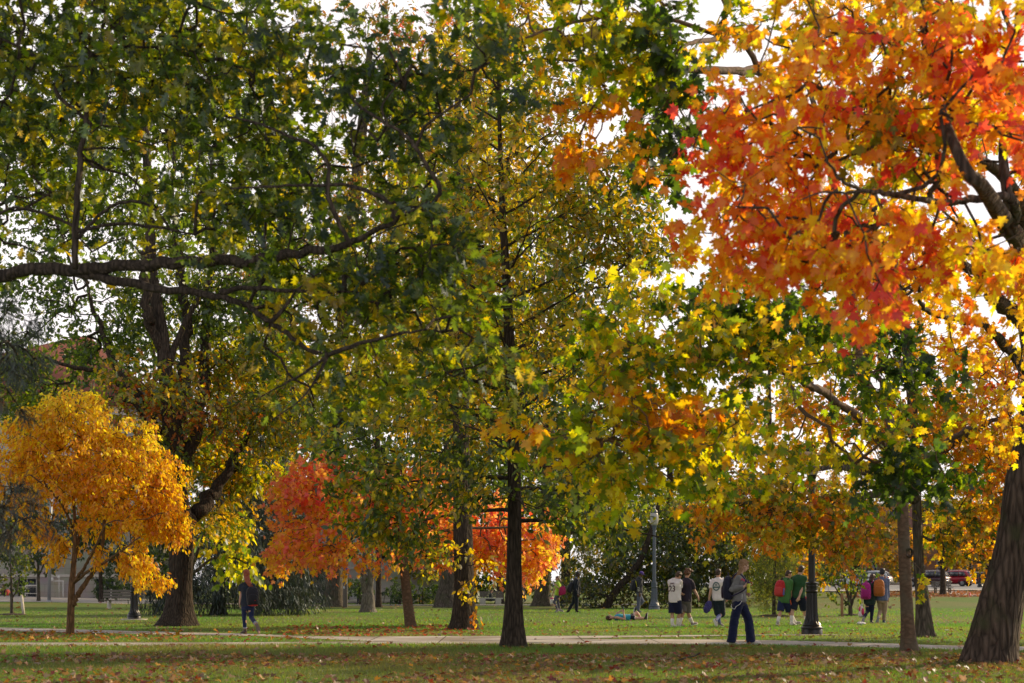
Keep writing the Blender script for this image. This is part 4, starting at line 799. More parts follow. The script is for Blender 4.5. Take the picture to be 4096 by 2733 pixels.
def shirt(p, col, name='shirt', sleeve=.55, hem=-.10, loose=1.12, wr=.006, neck=1.0, flare=0, mat=None, cuff=None):
    mb = MB(); s, u = p['s'], p['u']
    sel = [(c, a*loose+.010*s, b*loose+.012*s) for (c, a, b), (t, _, _) in zip(p['T'], [(-.20,0,0),(-.10,0,0),(.02,0,0),(.2,0,0),(.42,0,0),(.64,0,0),(.80,0,0),(.91,0,0),(.985,0,0)]) if t >= hem-.001]
    if hem > -.19: pass
    sel = [(c, a + (flare*s*(1 - i/len(sel)) if flare else 0), b + (flare*.6*s*(1 - i/len(sel)) if flare else 0)) for i, (c, a, b) in enumerate(sel)]
    if sleeve >= 0 or True:
        # straighten the waist: cloth hangs from the chest
        m = max(q[1] for q in sel[-4:])
        sel = [(c, max(a, m*.93 if i < len(sel)-3 else a), b) for i, (c, a, b) in enumerate(sel)]
    c, a, b = sel[-1]; sel.append((c + u*.028*s*neck, a*.82, b*.88))
    loft(mb, [q[0] for q in sel], [q[1] for q in sel], [q[2] for q in sel], p['r'], p['f'], 24, 2.3)
    for k, (sh, e, w_, t) in p['A'].items():
        if sleeve <= 0: continue
        if sleeve <= 1:
            end = sh + (e - sh)*sleeve*1.25; cap(mb, p['Nk'] - u*.032*s, sh, .060*s, .068*s); sleeve_(mb, [sh, sh*.5+end*.5, end], [.068*s, .070*s, .075*s])
        else:
            end = e + (w_ - e)*min(1, sleeve - 1); cap(mb, p['Nk'] - u*.032*s, sh, .060*s, .067*s); chain(mb, [sh, (sh+e)/2, e], [.064*s, .062*s, .057*s]); sleeve_(mb, [e, (e+end)/2, end], [.056*s, .054*s, .043*s])
    return fuse(mb, name, mat or cloth(col), p['root'], .012, 4, wr*s, .10, 3)
def pants(p, col, name='trousers', length=1.9, r0=.102, r1=.075, r2=.062, wr=.005, mat=None, top=.04):
    """length: 0..1 down the thigh, 1..2 down the shin"""
    mb = MB(); s, u = p['s'], p['u']
    cs = [p['Hp'] + u*p['tl']*t for t in (-.22, -.12, .0, top+.06)]
    loft(mb, cs, [.125*s, .168*s, .182*s, .172*s], [.105*s, .128*s, .132*s, .12*s], p['r'], p['f'], 20, 2.2)
    for k, (hj, kn, an, to) in p['L'].items():
        if length <= 1:
            end = hj + (kn - hj)*length; sleeve_(mb, [hj, hj*.5+end*.5, end], [r0*s, (r0+r1)/2*s, r1*s])
        else:
            end = kn + (an - kn)*(length-1); chain(mb, [hj, hj*.5+kn*.5, kn], [r0*s, (r0+r1)/2*s, r1*s]); sleeve_(mb, [kn, kn*.5+end*.5, end], [r1*s, (r1+r2)/2*s, r2*s])
    return fuse(mb, name, mat or cloth(col), p['root'], .012, 3, wr*s, .12, 5)
def socks(p, col, a0=.55, a1=.97):
    for k, (hj, kn, an, to) in p['L'].items():
        mb = MB(); x = kn + (an-kn)*a0; chain(mb, [x, x*.4+an*.6, an + (to-an)*.12], [.060*p['s'], .052*p['s'], .046*p['s']])
        mb.build('sock', cloth(col), p['root'])
def shoes(p, col, solecol=(.75,.74,.7), name='shoe'):
    s = p['s']
    for k, (hj, kn, an, to) in p['L'].items():
        sh = nrm(an - kn); d = nrm(to - an); fw = nrm(d - sh*np.dot(d, sh)*.65); dn = nrm(sh - fw*np.dot(sh, fw)); sd = np.cross(fw, dn)
        heel = an + dn*.045*s - fw*.045*s; toe = heel + fw*.265*s
        ts = (0, .08, .25, .5, .72, .9, 1.0)
        cs = [heel + (toe-heel)*t for t in ts]
        mb = MB(); loft(mb, [c - dn*q*s for c, q in zip(cs, (.012,.02,.022,.012,.004,0,-.004))], np.array([.020,.034,.036,.043,.046,.036,.014])*s, np.array([.02,.048,.052,.042,.034,.026,.012])*s, sd, dn, 14, 2.2)
        cap(mb, an - sh*.02*s, an + dn*.03*s, .044*s, .042*s)
        o = fuse(mb, name, cloth(col, .6), p['root'], .011, 2)
        mb = MB(); loft(mb, [c + dn*.036*s for c in cs], np.array([.022,.037,.038,.046,.049,.038,.016])*s, np.full(7, .011)*s, sd, dn, 14, 2.6)
        mb.build('sole', cloth(solecol, .7), o)
def hair(p, col, long=None, name='hair', size=1.0, fluff=.006, extra=()):
    s = p['s']; mb = MB(); M = p['M']; Hd = p['Hd']
    mb.ball(Hd(0, -.028, .040), np.array([.086, .096, .094])*s*size, M, 18, 12)
    mb.ball(Hd(0, -.05, -.01), np.array([.080, .068, .075])*s*size, M, 16, 10); cap(mb, Hd(-.04, .040, .098), Hd(.04, .040, .098), .024*s, .024*s)
    for e in extra: mb.ball(Hd(*e[:3]), e[3]*s)
    if long:
        pts = [Hd(0, -.05, .02)] + [p['W'](q) for q in long]; n = len(pts)
        qh = catmull(np.array(pts), 5); m_ = len(qh); tt = np.linspace(0, 1, m_)
        dv = nrm(qh[-1] - qh[0]); sx = nrm(p['M'][:, 0] - dv*np.dot(p['M'][:, 0], dv)); sy = np.cross(dv, sx)
        loft(mb, qh, .088*s*(1 - .45*tt**1.5), .040*s*(1 - .45*tt), sx, sy, 18, 2.2)
    return fuse(mb, name, pbr('hair', col, .45, var=.35, scale=30, bump=.5, bscale=60, spec=.5), p['root'], .010, 2, fluff*s, .03, 9)
def backpack(p, label, c, wd, hg, dp, col, trim=(.02,.02,.02), up=None, pocket=None, straps=True, dy=0, tilt=0.0, group='backpacks worn by walkers', fv=None):
    """pack body, front pocket, straps; c pixel centre; sizes in metres"""
    C = P(c[0], c[1], p['D'] + dy); f = p['f'] if fv is None else nrm(fv); u = nrm(p['u'] + f*tilt); f = nrm(f - u*np.dot(f, u)); r = np.cross(f, u)
    root = empty('backpack', C - u*hg/2, label, 'backpack', group)
    t = np.array([-.5, -.47, -.38, -.1, .2, .38, .47, .5])
    mb = MB(); loft(mb, [C + u*hg*x - f*dp*.12*(1-(2*x)**2) for x in t], np.array([.30,.44,.5,.52,.50,.44,.32,.16])*wd, np.array([.25,.42,.5,.52,.46,.38,.26,.12])*dp, r, f, 22, 2.8)
    m = cloth(col, .6)
    fuse(mb, 'pack_body', m, root, .013, 3, .006, .09, 2)
    mb = MB(); loft(mb, [C - f*dp*.56 + u*hg*x for x in (-.42, -.38, -.2, 0, .06, .09)], np.array([.26,.36,.40,.38,.33,.2])*wd, np.array([.07,.13,.16,.14,.10,.04])*dp, r, f, 18, 3)
    mb.build('pocket', cloth(pocket or [x*.85 for x in col], .6), root)
    MB().tube(catmull([C + u*hg*.5 + r*.03, C + u*(hg*.5+.05) + r*.015 + f*.01, C + u*(hg*.5+.05) - r*.015 + f*.01, C + u*hg*.5 - r*.03]), .009, 6).build('handle', cloth(trim, .7), root)
    if straps:
        s = p['s']
        for k, sg in (('R', 1), ('L', -1)):
            sh = p['Nk'] + p['r']*sg*.105*s - p['u']*.028*s
            pts = [C + u*hg*.36 + r*sg*.08 + f*dp*.4, sh - p['f']*.075*s - p['u']*.0, sh + p['u']*.035*s, sh + p['f']*.095*s - p['u']*.03*s, sh + p['f']*.155*s + p['r']*sg*.02*s - p['u']*.16*s, sh + p['f']*.12*s + p['r']*sg*.075*s - p['u']*.30*s, C - u*hg*.36 + r*sg*wd*.42 + f*dp*.3]
            q = catmull(pts, 6); mb = MB(); mb.tube(q, .0135, 8); mb.build('strap', cloth(trim, .8), root)
    return root
def decal(target, name, polys, mat, parent, D, subdiv=None):
    """flat shapes given in picture pixels, laid on the cloth surface that faces the viewer"""
    me = target.data; bv = BVHTree.FromPolygons([v.co[:] for v in me.vertices], [q.vertices[:] for q in me.polygons])
    mb = MB()
    for poly in polys:
        V = []
        for (px, py) in poly:
            o = Vector(P(px, py, D - 1.2)); d = (o - Vector((0, 0, CAMH))).normalized()
            h = bv.ray_cast(o, d)
            if h[0] is None: V = None; break
            V.append(np.array(h[0] + h[1]*.009))
        if V is not None: mb.poly(V)
    if mb.n: return mb.build(name, mat, parent, smooth=False)
def text_polys(txt, cx, cy, hpx, xs=1.0, rot=0.0):
    cu = bpy.data.curves.new('t', 'FONT'); cu.body = txt; cu.align_x = 'CENTER'; cu.align_y = 'CENTER'; cu.size = 1.0; cu.resolution_u = 2; cu.offset = .018
    o = bpy.data.objects.new('t', cu); COL.objects.link(o); dg = bpy.context.evaluated_depsgraph_get()
    me = bpy.data.meshes.new_from_object(o.evaluated_get(dg)); bpy.data.objects.remove(o); bpy.data.curves.remove(cu)
    c_, s_ = math.cos(rot), math.sin(rot); k = hpx/.70
    out = [[(cx + k*xs*(me.vertices[i].co.x*c_ - me.vertices[i].co.y*s_), cy - k*(me.vertices[i].co.x*s_ + me.vertices[i].co.y*c_)) for i in q.vertices] for q in me.polygons]
    bpy.data.meshes.remove(me); return out
def face(deg): return (math.sin(R(deg)), math.cos(R(deg)), 0)   # 0 = away from the viewer, 90 = to the right
NAVY = (.012,.018,.06); WHITE = (.74,.70,.70)
# 1 woman in grey sweatshirt
p = person('woman with long blonde hair in grey sweatshirt and flared navy trousers holding a yellow bottle', (2965,2579), (2955,2296), (2957,2400), (2976,2264), face(104), 1.75,
  {'R': [(2928,2358,-.16),(2975,2347,-.26),(2991,2341,-.24),((.2,.5,.7),.9)], 'L': [(2968,2352,.18),(2986,2370,.12),(2992,2376,.08)]},
  {'R': [(2938,2478,-.08),(2926,2563,-.08),(2952,2572,-.12)], 'L': [(2993,2478,.09),(3003,2562,.09),(3036,2572,.04)]}, SK2, True, fh=face(82), voxel=.008)
p1 = p
sw_ = shirt(p, (.19,.185,.185), 'sweatshirt', 1.97, -.10, 1.16, .007)
pants(p, (.009,.013,.045), 'trousers', 2.09, .112, .088, .098, .008)
shoes(p, (.62,.55,.5)); hair(p, (.25,.13,.05), [(2964,2275,-.05),(2955,2295,-.09),(2943,2308,-.10),(2936,2317,-.08)], fluff=.005)
decal(sw_, 'logo_print', [[(2963+x*2.4, 2318 - 4*math.sin(x*.9) - x*.45), (2963+(x+1)*2.4, 2318 - 4*math.sin((x+1)*.9) - (x+1)*.45), (2963+(x+1)*2.4, 2325 - 4*math.sin((x+1)*.9) - (x+1)*.45), (2963+x*2.4, 2325 - 4*math.sin(x*.9) - x*.45)] for x in range(0, 12)], cloth((.45,.06,.10)), sw_, p['D'])
backpack(p, 'navy backpack with magenta edge worn by the woman in grey sweatshirt', (2913,2352), .31, .50, .20, (.014,.014,.035), trim=(.03,.02,.06), pocket=(.03,.012,.03))
b0 = P(2994, 2347, p['D'] - .26)
bt = empty('bottle', b0 - np.array([0,0,.12]), 'translucent yellow drinking bottle held by the woman in grey', 'bottle')
bm_ = pbr('bottle_plastic', (.55,.56,.03), .25, spec=.6)
MB().lathe(b0, [(.030,-.125),(.036,-.12),(.036,-.03),(.033,-.02),(.036,-.01),(.036,.055),(.030,.07)], 20).build('bottle_body', bm_, bt)
MB().lathe(b0, [(.034,.062),(.036,.066),(.036,.092),(.026,.102),(.016,.105),(.016,.125),(.010,.13)], 20).build('lid', pbr('lid', (.05,.015,.06), .4), bt)
MB().tube(catmull([b0+np.array([.03,-.0,.085]), b0+np.array([.068,0,.08]), b0+np.array([.07,0,.03]), b0+np.array([.036,0,.02])]), .008, 8).build('handle', pbr('bottle_handle', (.35,.04,.02), .4), bt)
cordp = [(2969,2372,-.17),(2968,2392,-.19),(2967,2404,-.19),(2958,2418,-.2),(2945,2426,-.2),(2939,2436,-.2),(2930,2434,-.2),(2925,2424,-.2),(2927,2417,-.19)]
tag(MB().tube(catmull([P(a, b, p['D']+c) for a, b, c in cordp]), .0045, 6).build('earphone_cord', pbr('white_cable', (.8,.78,.75), .4)), 'white earphone cord dangling over the navy trousers', 'cord')
# 2 red-haired woman walking away
p = person('red-haired woman in dark t-shirt and rolled jeans walking away on the left path', (995,2536), (987,2330), (991,2418), (986,2296), face(-12), 1.62,
  {'L': [(965,2374,.02),(959,2410,-.02),(957,2432,-.03)], 'R': [(1016,2372,.12),(1020,2408,.2),(1019,2428,.22)]},
  {'L': [(977,2468,.10),(981,2522,.12),(964,2534,.24)], 'R': [(1005,2470,.06),(1027,2500,-.32),(1037,2533,-.36)]}, SK, True)
shirt(p, (.02,.028,.045), 't_shirt', .5, -.10, 1.08); pants(p, (.012,.022,.075), 'jeans', 1.8, .098, .066, .052, .004)
for k, (hj, kn, an, to) in p['L'].items(): MB().tube([kn+(an-kn)*.76, kn+(an-kn)*.86], .058*p['s'], 12).build('rolled_cuff', cloth((.28,.30,.36)), p['root'])
shoes(p, (.10,.07,.06), (.16,.13,.12), 'sandal'); hair(p, (.26,.055,.018), [(988,2310,-.07),(992,2325,-.12),(1000,2340,-.14),(1010,2352,-.13)], fluff=.006)
bp_ = backpack(p, 'black backpack with red base worn by the red-haired woman', (1010,2385), .29, .47, .19, (.011,.011,.017), trim=(.02,.02,.025), dy=-.16)
body_ = [c for c in bpy.data.objects if c.parent == bp_ and c.name.startswith('pocket')][0]
decal(body_, 'logo_print', [[(1016,2401),(1019,2404),(1027,2400),(1019,2402.5)]], cloth((.55,.03,.05)), bp_, p['D'])
C_ = P(1012, 2421, p['D']-.18); MB().ball(C_, (.13,.075,.03)).build('base_panel', cloth((.35,.02,.02)), bp_)
# 3 jersey 23
p = person('man in white number 23 jersey and navy shorts looking down', (2702,2507), (2699,2315), (2700,2402), (2715,2303), face(26), 1.66,
  {'L': [(2688,2360,.22),(2700,2350,.40),(2708,2346,.44)], 'R': [(2722,2358,.1),(2716,2350,.34),(2713,2344,.4)]},
  {'L': [(2689,2455,.02),(2689,2497,0),(2700,2505,.1)], 'R': [(2717,2455,.05),(2711,2493,.1),(2724,2501,.2)]}, SK, fh=nrm(np.array([.75,.6,-.45])))
j = shirt(p, WHITE, 'jersey', .6, -.10, 1.14, .006); pants(p, (.010,.013,.04), 'shorts', .95, .118, .125, .1, .006)
socks(p, (.78,.76,.74)); shoes(p, (.7,.66,.64)); hair(p, (.07,.032,.016), size=.98)
decal(j, 'number_print', text_polys('23', 2689, 2356, 24, .78), cloth((.06,.02,.04)), j, p['D']); decal(j, 'name_print', text_polys('JAMES', 2689, 2335, 6.5, .72), cloth((.10,.04,.07)), j, p['D'])
# 4 dark t-shirt, grey shorts
p = person('man with wavy brown hair in dark t-shirt and grey shorts, hand on hip', (2745,2506), (2745,2314), (2741,2398), (2752,2292), face(38), 1.72,
  {'L': [(2700,2345,-.1),(2722,2371,-.18),(2733,2379,-.16)], 'R': [(2778,2362,.0),(2793,2389,-.05),(2796,2404,-.05)]},
  {'L': [(2733,2452,-.05),(2718,2493,-.08),(2737,2503,-.02)], 'R': [(2752,2452,.1),(2768,2491,.16),(2787,2496,.26)]}, SK, fh=face(50))
shirt(p, (.030,.024,.042), 't_shirt', .62, -.10, 1.14, .008); pants(p, (.14,.13,.125), 'shorts', .95, .115, .112, .1, .006)
socks(p, (.78,.76,.74)); shoes(p, (.32,.26,.28)); hair(p, (.12,.05,.02), size=1.07, fluff=.014, extra=[(.03,.08,.09,.04),(.07,.06,.07,.03)])
# 5 white tee with round print
p = person('man in white t-shirt with round teal print carrying a blue bundle', (2875,2506), (2872,2312), (2874,2394), (2874,2292), face(14), 1.70,
  {'L': [(2843,2362,-.02),(2837,2394,0),(2834,2411,0)], 'R': [(2897,2362,.05),(2905,2388,.2),(2908,2400,.22)]},
  {'R': [(2887,2455,.08),(2862,2480,-.30),(2868,2507,-.38)], 'L': [(2873,2452,.05),(2877,2494,.05),(2893,2503,.18)]}, SK, fh=face(30))
t5 = shirt(p, WHITE, 't_shirt', .62, -.10, 1.15, .006); pants(p, (.014,.026,.035), 'shorts', 1.02, .118, .12, .1, .007)
socks(p, (.12,.15,.34), .35); shoes(p, (.10,.10,.11)); hair(p, (.045,.025,.016), size=.95, fluff=.003)
TE = cloth((.10,.16,.18)); cx, cy = 2865, 2346
rr = lambda a, k: (cx + k*14*math.cos(a), cy + k*18*math.sin(a))
decal(t5, 'round_print', [[rr(a, 1), rr(a+.262, 1), rr(a+.262, .72), rr(a, .72)] for a in np.arange(0, 6.28, .262)] + [[(cx-15+x*3, cy+1-(1 if x % 2 else 0)), (cx-12+x*3, cy+1), (cx-12+x*3, cy+6), (cx-15+x*3, cy+6)] for x in range(10)] + [[(cx-4+x*3, cy-10), (cx-2+x*3, cy-10), (cx-2+x*3, cy-3), (cx-4+x*3, cy-3)] for x in range(3)], TE, t5, p['D'])
c5 = P(2830, 2427, p['D']-.05); mb = MB(); loft(mb, [c5 + np.array([.05-.09*x, 0, .17-.36*x]) for x in (0,.1,.35,.6,.85,1)], np.array([.03,.07,.10,.115,.085,.03]), np.array([.03,.05,.07,.08,.06,.02]), (1,0,0), (0,1,0), 16, 2.3)
bd = fuse(mb, 'cloth_bundle', cloth((.055,.05,.19)), None, .012, 3, .014, .07); tag(bd, 'bundled blue jacket hanging from the hand of the man in printed tee', 'jacket')
# 6 green shirt, red backpack
p = person('smiling man in green t-shirt and blue shorts with orange side stripe', (3130,2503), (3146,2313), (3138,2396), (3155,2298), face(42), 1.68,
  {'R': [(3162,2366,-.02),(3166,2396,.08),(3166,2410,.12)], 'L': [(3140,2360,.2),(3146,2390,.3),(3148,2404,.32)]},
  {'L': [(3122,2447,-.02),(3111,2489,-.05),(3116,2500,.05)], 'R': [(3157,2447,.12),(3179,2489,.22),(3205,2497,.3)]}, SK, fh=face(80))
shirt(p, (.06,.17,.05), 't_shirt', .68, -.20, 1.14, .006); s6 = pants(p, (.014,.022,.075), 'shorts', .95, .118, .12, .1, .006)
q = p['L']['R']; o_ = p['r']*.108*p['s']; MB().tube([q[0]+o_-p['f']*.0, q[0]*.5+q[1]*.5+o_*1.02, q[0]*.1+q[1]*.9+o_*1.03], .022, 8).build('side_stripe', cloth((.6,.11,.02)), s6)
socks(p, (.78,.76,.74)); shoes(p, (.36,.34,.34)); hair(p, (.045,.022,.012), size=.97)
r6 = backpack(p, 'red backpack with a blue bottle pocket worn by the smiling man', (3122,2354), .33, .50, .21, (.46,.022,.028), trim=(.03,.015,.018), pocket=(.5,.05,.05))
MB().lathe(P(3134, 2364, p['D']-.14), [(.03,-.13),(.034,-.12),(.034,.06),(.03,.08),(.02,.09),(.02,.11)], 14).build('drink_bottle', pbr('blue_bottle', (.10,.12,.36), .4), r6)
# 7 green tee tall
p = person('tall man in dark green t-shirt and navy shorts with red stripe beside the lamp', (3190,2503), (3196,2300), (3195,2384), (3206,2281), face(34), 1.86,
  {'R': [(3208,2354,-.12),(3197,2388,-.22),(3190,2402,-.24)], 'L': [(3178,2350,.15),(3176,2384,.22),(3177,2398,.24)]},
  {'L': [(3170,2441,0),(3166,2488,-.02),(3182,2500,.08)], 'R': [(3217,2441,.12),(3228,2488,.2),(3244,2497,.28)]}, SK2, fh=face(48))
shirt(p, (.026,.085,.035), 't_shirt', .64, -.10, 1.12, .006); s7 = pants(p, (.010,.014,.035), 'shorts', .95, .118, .122, .1, .006)
q = p['L']['R']; o_ = p['r']*.108*p['s']; MB().tube([q[0]+o_, q[0]*.5+q[1]*.5+o_*1.02, q[0]*.1+q[1]*.9+o_*1.03], .022, 8).build('side_stripe', cloth((.55,.03,.04)), s7)
socks(p, (.78,.76,.74)); shoes(p, (.75,.72,.70)); hair(p, (.05,.026,.014), size=.95, fluff=.003)
# 8 magenta backpack woman
p = person('dark-haired woman in dark green jacket and jeans looking down', (3477,2492), (3480,2324), (3479,2402), (3489,2312), face(24), 1.60,
  {'L': [(3452,2368,.0),(3448,2396,-.02),(3447,2410,-.02)], 'R': [(3498,2362,.15),(3502,2384,.3),(3502,2392,.32)]},
  {'L': [(3470,2446,.08),(3456,2472,-.25),(3451,2490,-.28)], 'R': [(3488,2446,.05),(3485,2484,.02),(3492,2490,.16)]}, SK, True, fh=nrm(np.array([.7,.6,-.4])))
shirt(p, (.018,.036,.034), 'jacket', 1.9, -.20, 1.2, .009, flare=.02); pants(p, (.012,.02,.05), 'jeans', 1.92, .096, .066, .05)
shoes(p, (.03,.035,.07), (.4,.4,.42)); hair(p, (.05,.02,.015), [(3483,2318,-.07),(3481,2325,-.08)], size=1.04)
backpack(p, 'magenta backpack worn by the dark-haired woman', (3464,2364), .31, .54, .22, (.36,.016,.20), trim=(.34,.02,.2), dy=-.15, tilt=.08)
g8 = P(3446, 2440, p['D']-.06); pb = empty('plastic_bag', g8 - np.array([0,0,.2]), 'white and pink plastic bag in the left hand of the jacket woman', 'bag')
mb = MB(); loft(mb, [g8 + np.array([.012-.03*x, 0, .20-.44*x]) for x in (0,.12,.4,.7,.92,1)], np.array([.015,.03,.075,.10,.09,.05]), np.array([.01,.02,.05,.06,.055,.03]), (1,0,0), (0,1,0), 16, 2.3)
fuse(mb, 'bag_body', pbr('white_plastic', (.72,.66,.68), .35), pb, .012, 2, .01, .06); MB().ball(g8 + np.array([.03,-.035,-.06]), (.055,.04,.12)).build('pink_print', pbr('pink_plastic', (.6,.03,.14), .35), pb)
MB().ball(g8 + np.array([-.05,.0,.02]), (.035,.04,.10)).build('pink_print', pbr('pink_plastic', (.6,.03,.14), .35), pb)
# 9 orange backpack man
p = person('man in blue sweater and khaki trousers walking away', (3527,2492), (3527,2308), (3528,2394), (3530,2289), face(12), 1.76,
  {'R': [(3551,2360,.02),(3554,2393,.06),(3553,2408,.08)], 'L': [(3503,2358,.05),(3500,2388,.12),(3501,2402,.14)]},
  {'L': [(3522,2442,.1),(3513,2472,-.26),(3508,2491,-.3)], 'R': [(3539,2444,.04),(3535,2483,.0),(3540,2491,.16)]}, SK, fh=face(24))
shirt(p, (.11,.14,.25), 'sweater', 1.95, -.10, 1.1, .006); pants(p, (.30,.225,.15), 'trousers', 1.97, .098, .072, .056)
shoes(p, (.07,.09,.16), (.25,.27,.3)); hair(p, (.012,.013,.03), size=1.03, fluff=.008)
backpack(p, 'tan orange backpack worn by the man in blue sweater', (3516,2352), .33, .54, .23, (.42,.13,.025), trim=(.42,.14,.03), dy=-.17, tilt=.06)
# 10 lying woman
p = person('woman in turquoise top lying on her back on the lawn holding up a phone', (2510,2482), (2456,2470), (2522,2472), (2438,2471), (0.1,0,1), 1.62,
  {'R': [(2500,2478,-.18),(2494,2452,-.16),(2494,2437,-.14),((0,1,0),.6)], 'L': [(2468,2454,.28),(2482,2445,.12),(2490,2443,.05),((0,-1,0),.5)]},
  {'L': [(2547,2450,.12),(2563,2472,.12),(2578,2477,.12)], 'R': [(2552,2474,-.06),(2580,2474,-.08),(2585,2456,-.06)]}, SK2, True, fh=(.35,-.1,1), uh=(-1,0,.1))
shirt(p, (.04,.34,.46), 'tank_top', 0, .02, 1.06, .004, neck=.2); s10 = pants(p, (.012,.014,.03), 'shorts', .5, .106, .112, .1, .004)
shoes(p, (.03,.03,.04), (.6,.6,.6)); hair(p, (.055,.022,.014), [(2431,2476,.0)], size=1.1)
for k, sg in (('R',1),('L',-1)):
    q = p['L'][k]; e = q[0] + (q[1]-q[0])*.5; MB().tube(catmull([e + (q[1]-q[0])*.0 + p['f']*.10, e + p['r']*.11, e - p['f']*.10]), .010, 6).build('white_trim', cloth(WHITE), s10)
ph = P(2494, 2433.5, p['D']-.15); tag(MB().box(ph, (.022,.075,.13)).build('phone', pbr('phone', (.12,.20,.22), .25), bevel=.004), 'phone held up by the woman lying on the grass', 'phone')
# 11 neon woman
p = person('woman in neon green t-shirt and grey leggings walking left', (2225,2450), (2233,2323), (2231,2378), (2229,2315), face(-82), 1.60,
  {'L': [(2238,2356,-.18),(2224,2344,-.24),(2218,2336,-.22)], 'R': [(2219,2354,.18),(2211,2378,.2),(2209,2392,.2)]},
  {'L': [(2216,2408,-.05),(2230,2438,-.06),(2224,2446,-.06)], 'R': [(2232,2410,.08),(2238,2438,.1),(2247,2445,.12)]}, SK, True, fh=face(-84))
shirt(p, (.40,.62,.05), 't_shirt', .7, -.10, 1.12); pants(p, (.085,.09,.13), 'leggings', 1.9, .094, .064, .046)
shoes(p, (.25,.23,.25)); hair(p, (.12,.055,.03), [(2238,2318,0),(2243,2325,0),(2243,2333,0)], size=.94)
b11 = P(2249, 2362, p['D']-.26); hb_ = empty('handbag', b11 - np.array([0,0,.2]), 'magenta shoulder bag of the woman in neon green', 'bag')
mb = MB(); loft(mb, [b11 + np.array([.0, 0, z]) for z in (-.20,-.17,-.05,.08,.17,.19)], np.array([.12,.17,.175,.14,.11,.06]), np.array([.05,.08,.085,.07,.05,.02]), (.96,.1,.25), (0,1,0), 18, 2.6)
fuse(mb, 'bag_body', cloth((.30,.010,.075), .5), hb_, .013, 2, .007, .1); MB().tube(catmull([b11+np.array([.05,-.02,.18]), p['S']['L']+np.array([.04,-.07,.05]), p['S']['L']+np.array([-.06,-.07,.05]), P(2218,2337,p['D']-.2)]), .012, 6).build('strap', cloth((.05,.03,.03)), hb_)
b11 = P(2208, 2405, p['D']+.22); jg = empty('jug', b11 - np.array([0,0,.14]), 'white jug with pink lid carried by the woman in neon green', 'jug')
MB().lathe(b11, [(.07,-.14),(.08,-.13),(.08,.06),(.06,.09)], 18).build('jug_body', pbr('jug_white', (.75,.72,.7), .4), jg); MB().lathe(b11, [(.065,.088),(.068,.095),(.06,.15),(.03,.165)], 18).build('lid', pbr('jug_pink', (.6,.05,.2), .4), jg)
# 12 suit man
p = person('man in dark suit and blue shirt walking right with a backpack', (2292,2450), (2305,2313), (2303,2374), (2312,2298), face(80), 1.80,
  {'R': [(2300,2352,-.2),(2309,2378,-.18),(2314,2388,-.17)], 'L': [(2318,2350,.15),(2318,2372,.22),(2319,2382,.23)]},
  {'L': [(2293,2412,.08),(2276,2439,.08),(2270,2447,.1)], 'R': [(2307,2412,-.06),(2306,2443,-.06),(2316,2449,-.06)]}, SKD, fh=face(84))
shirt(p, (.010,.014,.024), 'suit_jacket', 1.92, -.20, 1.14, .005); pants(p, (.010,.016,.026), 'trousers', 1.97, .1, .078, .068)
MB().tube([p['Nk']+p['u']*.0, p['Nk']+p['u']*.045], .064*p['s'], 14).build('shirt_collar', cloth((.22,.30,.5)), p['root'])
shoes(p, (.012,.012,.015), (.02,.02,.02)); hair(p, (.012,.009,.008), size=.95, fluff=.003)
backpack(p, 'black backpack slung behind the man in dark suit', (2282,2351), .31, .50, .23, (.018,.019,.026), trim=(.12,.10,.09), pocket=(.03,.03,.04), tilt=.22)
# 13 cap man
p = person('man in purple cap, dark sweater and grey jeans walking right', (2551,2450), (2556,2309), (2555,2366), (2565,2298), face(66), 1.80,
  {'R': [(2554,2346,-.2),(2558,2374,-.2),(2560,2386,-.2)], 'L': [(2566,2344,.14),(2567,2368,.2),(2568,2378,.2)]},
  {'R': [(2554,2408,-.06),(2553,2442,-.06),(2562,2449,-.05)], 'L': [(2570,2406,.1),(2544,2436,.12),(2538,2446,.14)]}, (.12,.06,.04), fh=face(72))
s13 = shirt(p, (.032,.034,.042), 'sweater', 1.95, -.10, 1.13, .006); pants(p, (.10,.115,.17), 'jeans', 1.97, .1, .08, .07)
shoes(p, (.10,.10,.12), (.5,.5,.5)); hair(p, (.015,.012,.012), size=.92)
mb = MB(); mb.ball(p['Hd'](0,-.012,.055), np.array([.092,.108,.085])*p['s'], p['M'], 18, 12); loft(mb, [p['Hd'](0,.06,.058), p['Hd'](0,.13,.050), p['Hd'](0,.175,.042)], np.array([.075,.068,.03]), np.array([.010,.008,.006]), p['M'][:,0], p['M'][:,2], 14)
fuse(mb, 'baseball_cap', cloth((.09,.05,.27)), p['root'], .01, 2)
A_ = p['A']['R']; d_ = A_[2]-A_[1]
decal(s13, 'sleeve_print', text_polys('23', 2554, 2355, 8, .8, 1.5) + text_polys('0', 2555, 2363, 8, .8, 1.5), cloth((.7,.7,.66)), s13, p['D'])
b13 = backpack(p, 'black backpack with yellow stripe worn by the man in purple cap', (2535,2343), .31, .50, .22, (.014,.016,.024), trim=(.03,.03,.035))
cc = P(2545, 2336, p['D']-.17); MB().tube(catmull([cc+np.array([-.03,0,.14]), cc+np.array([.0,-.02,.02]), cc+np.array([.03,0,-.14])]), .012, 6).build('yellow_stripe', cloth((.55,.55,.02)), b13)
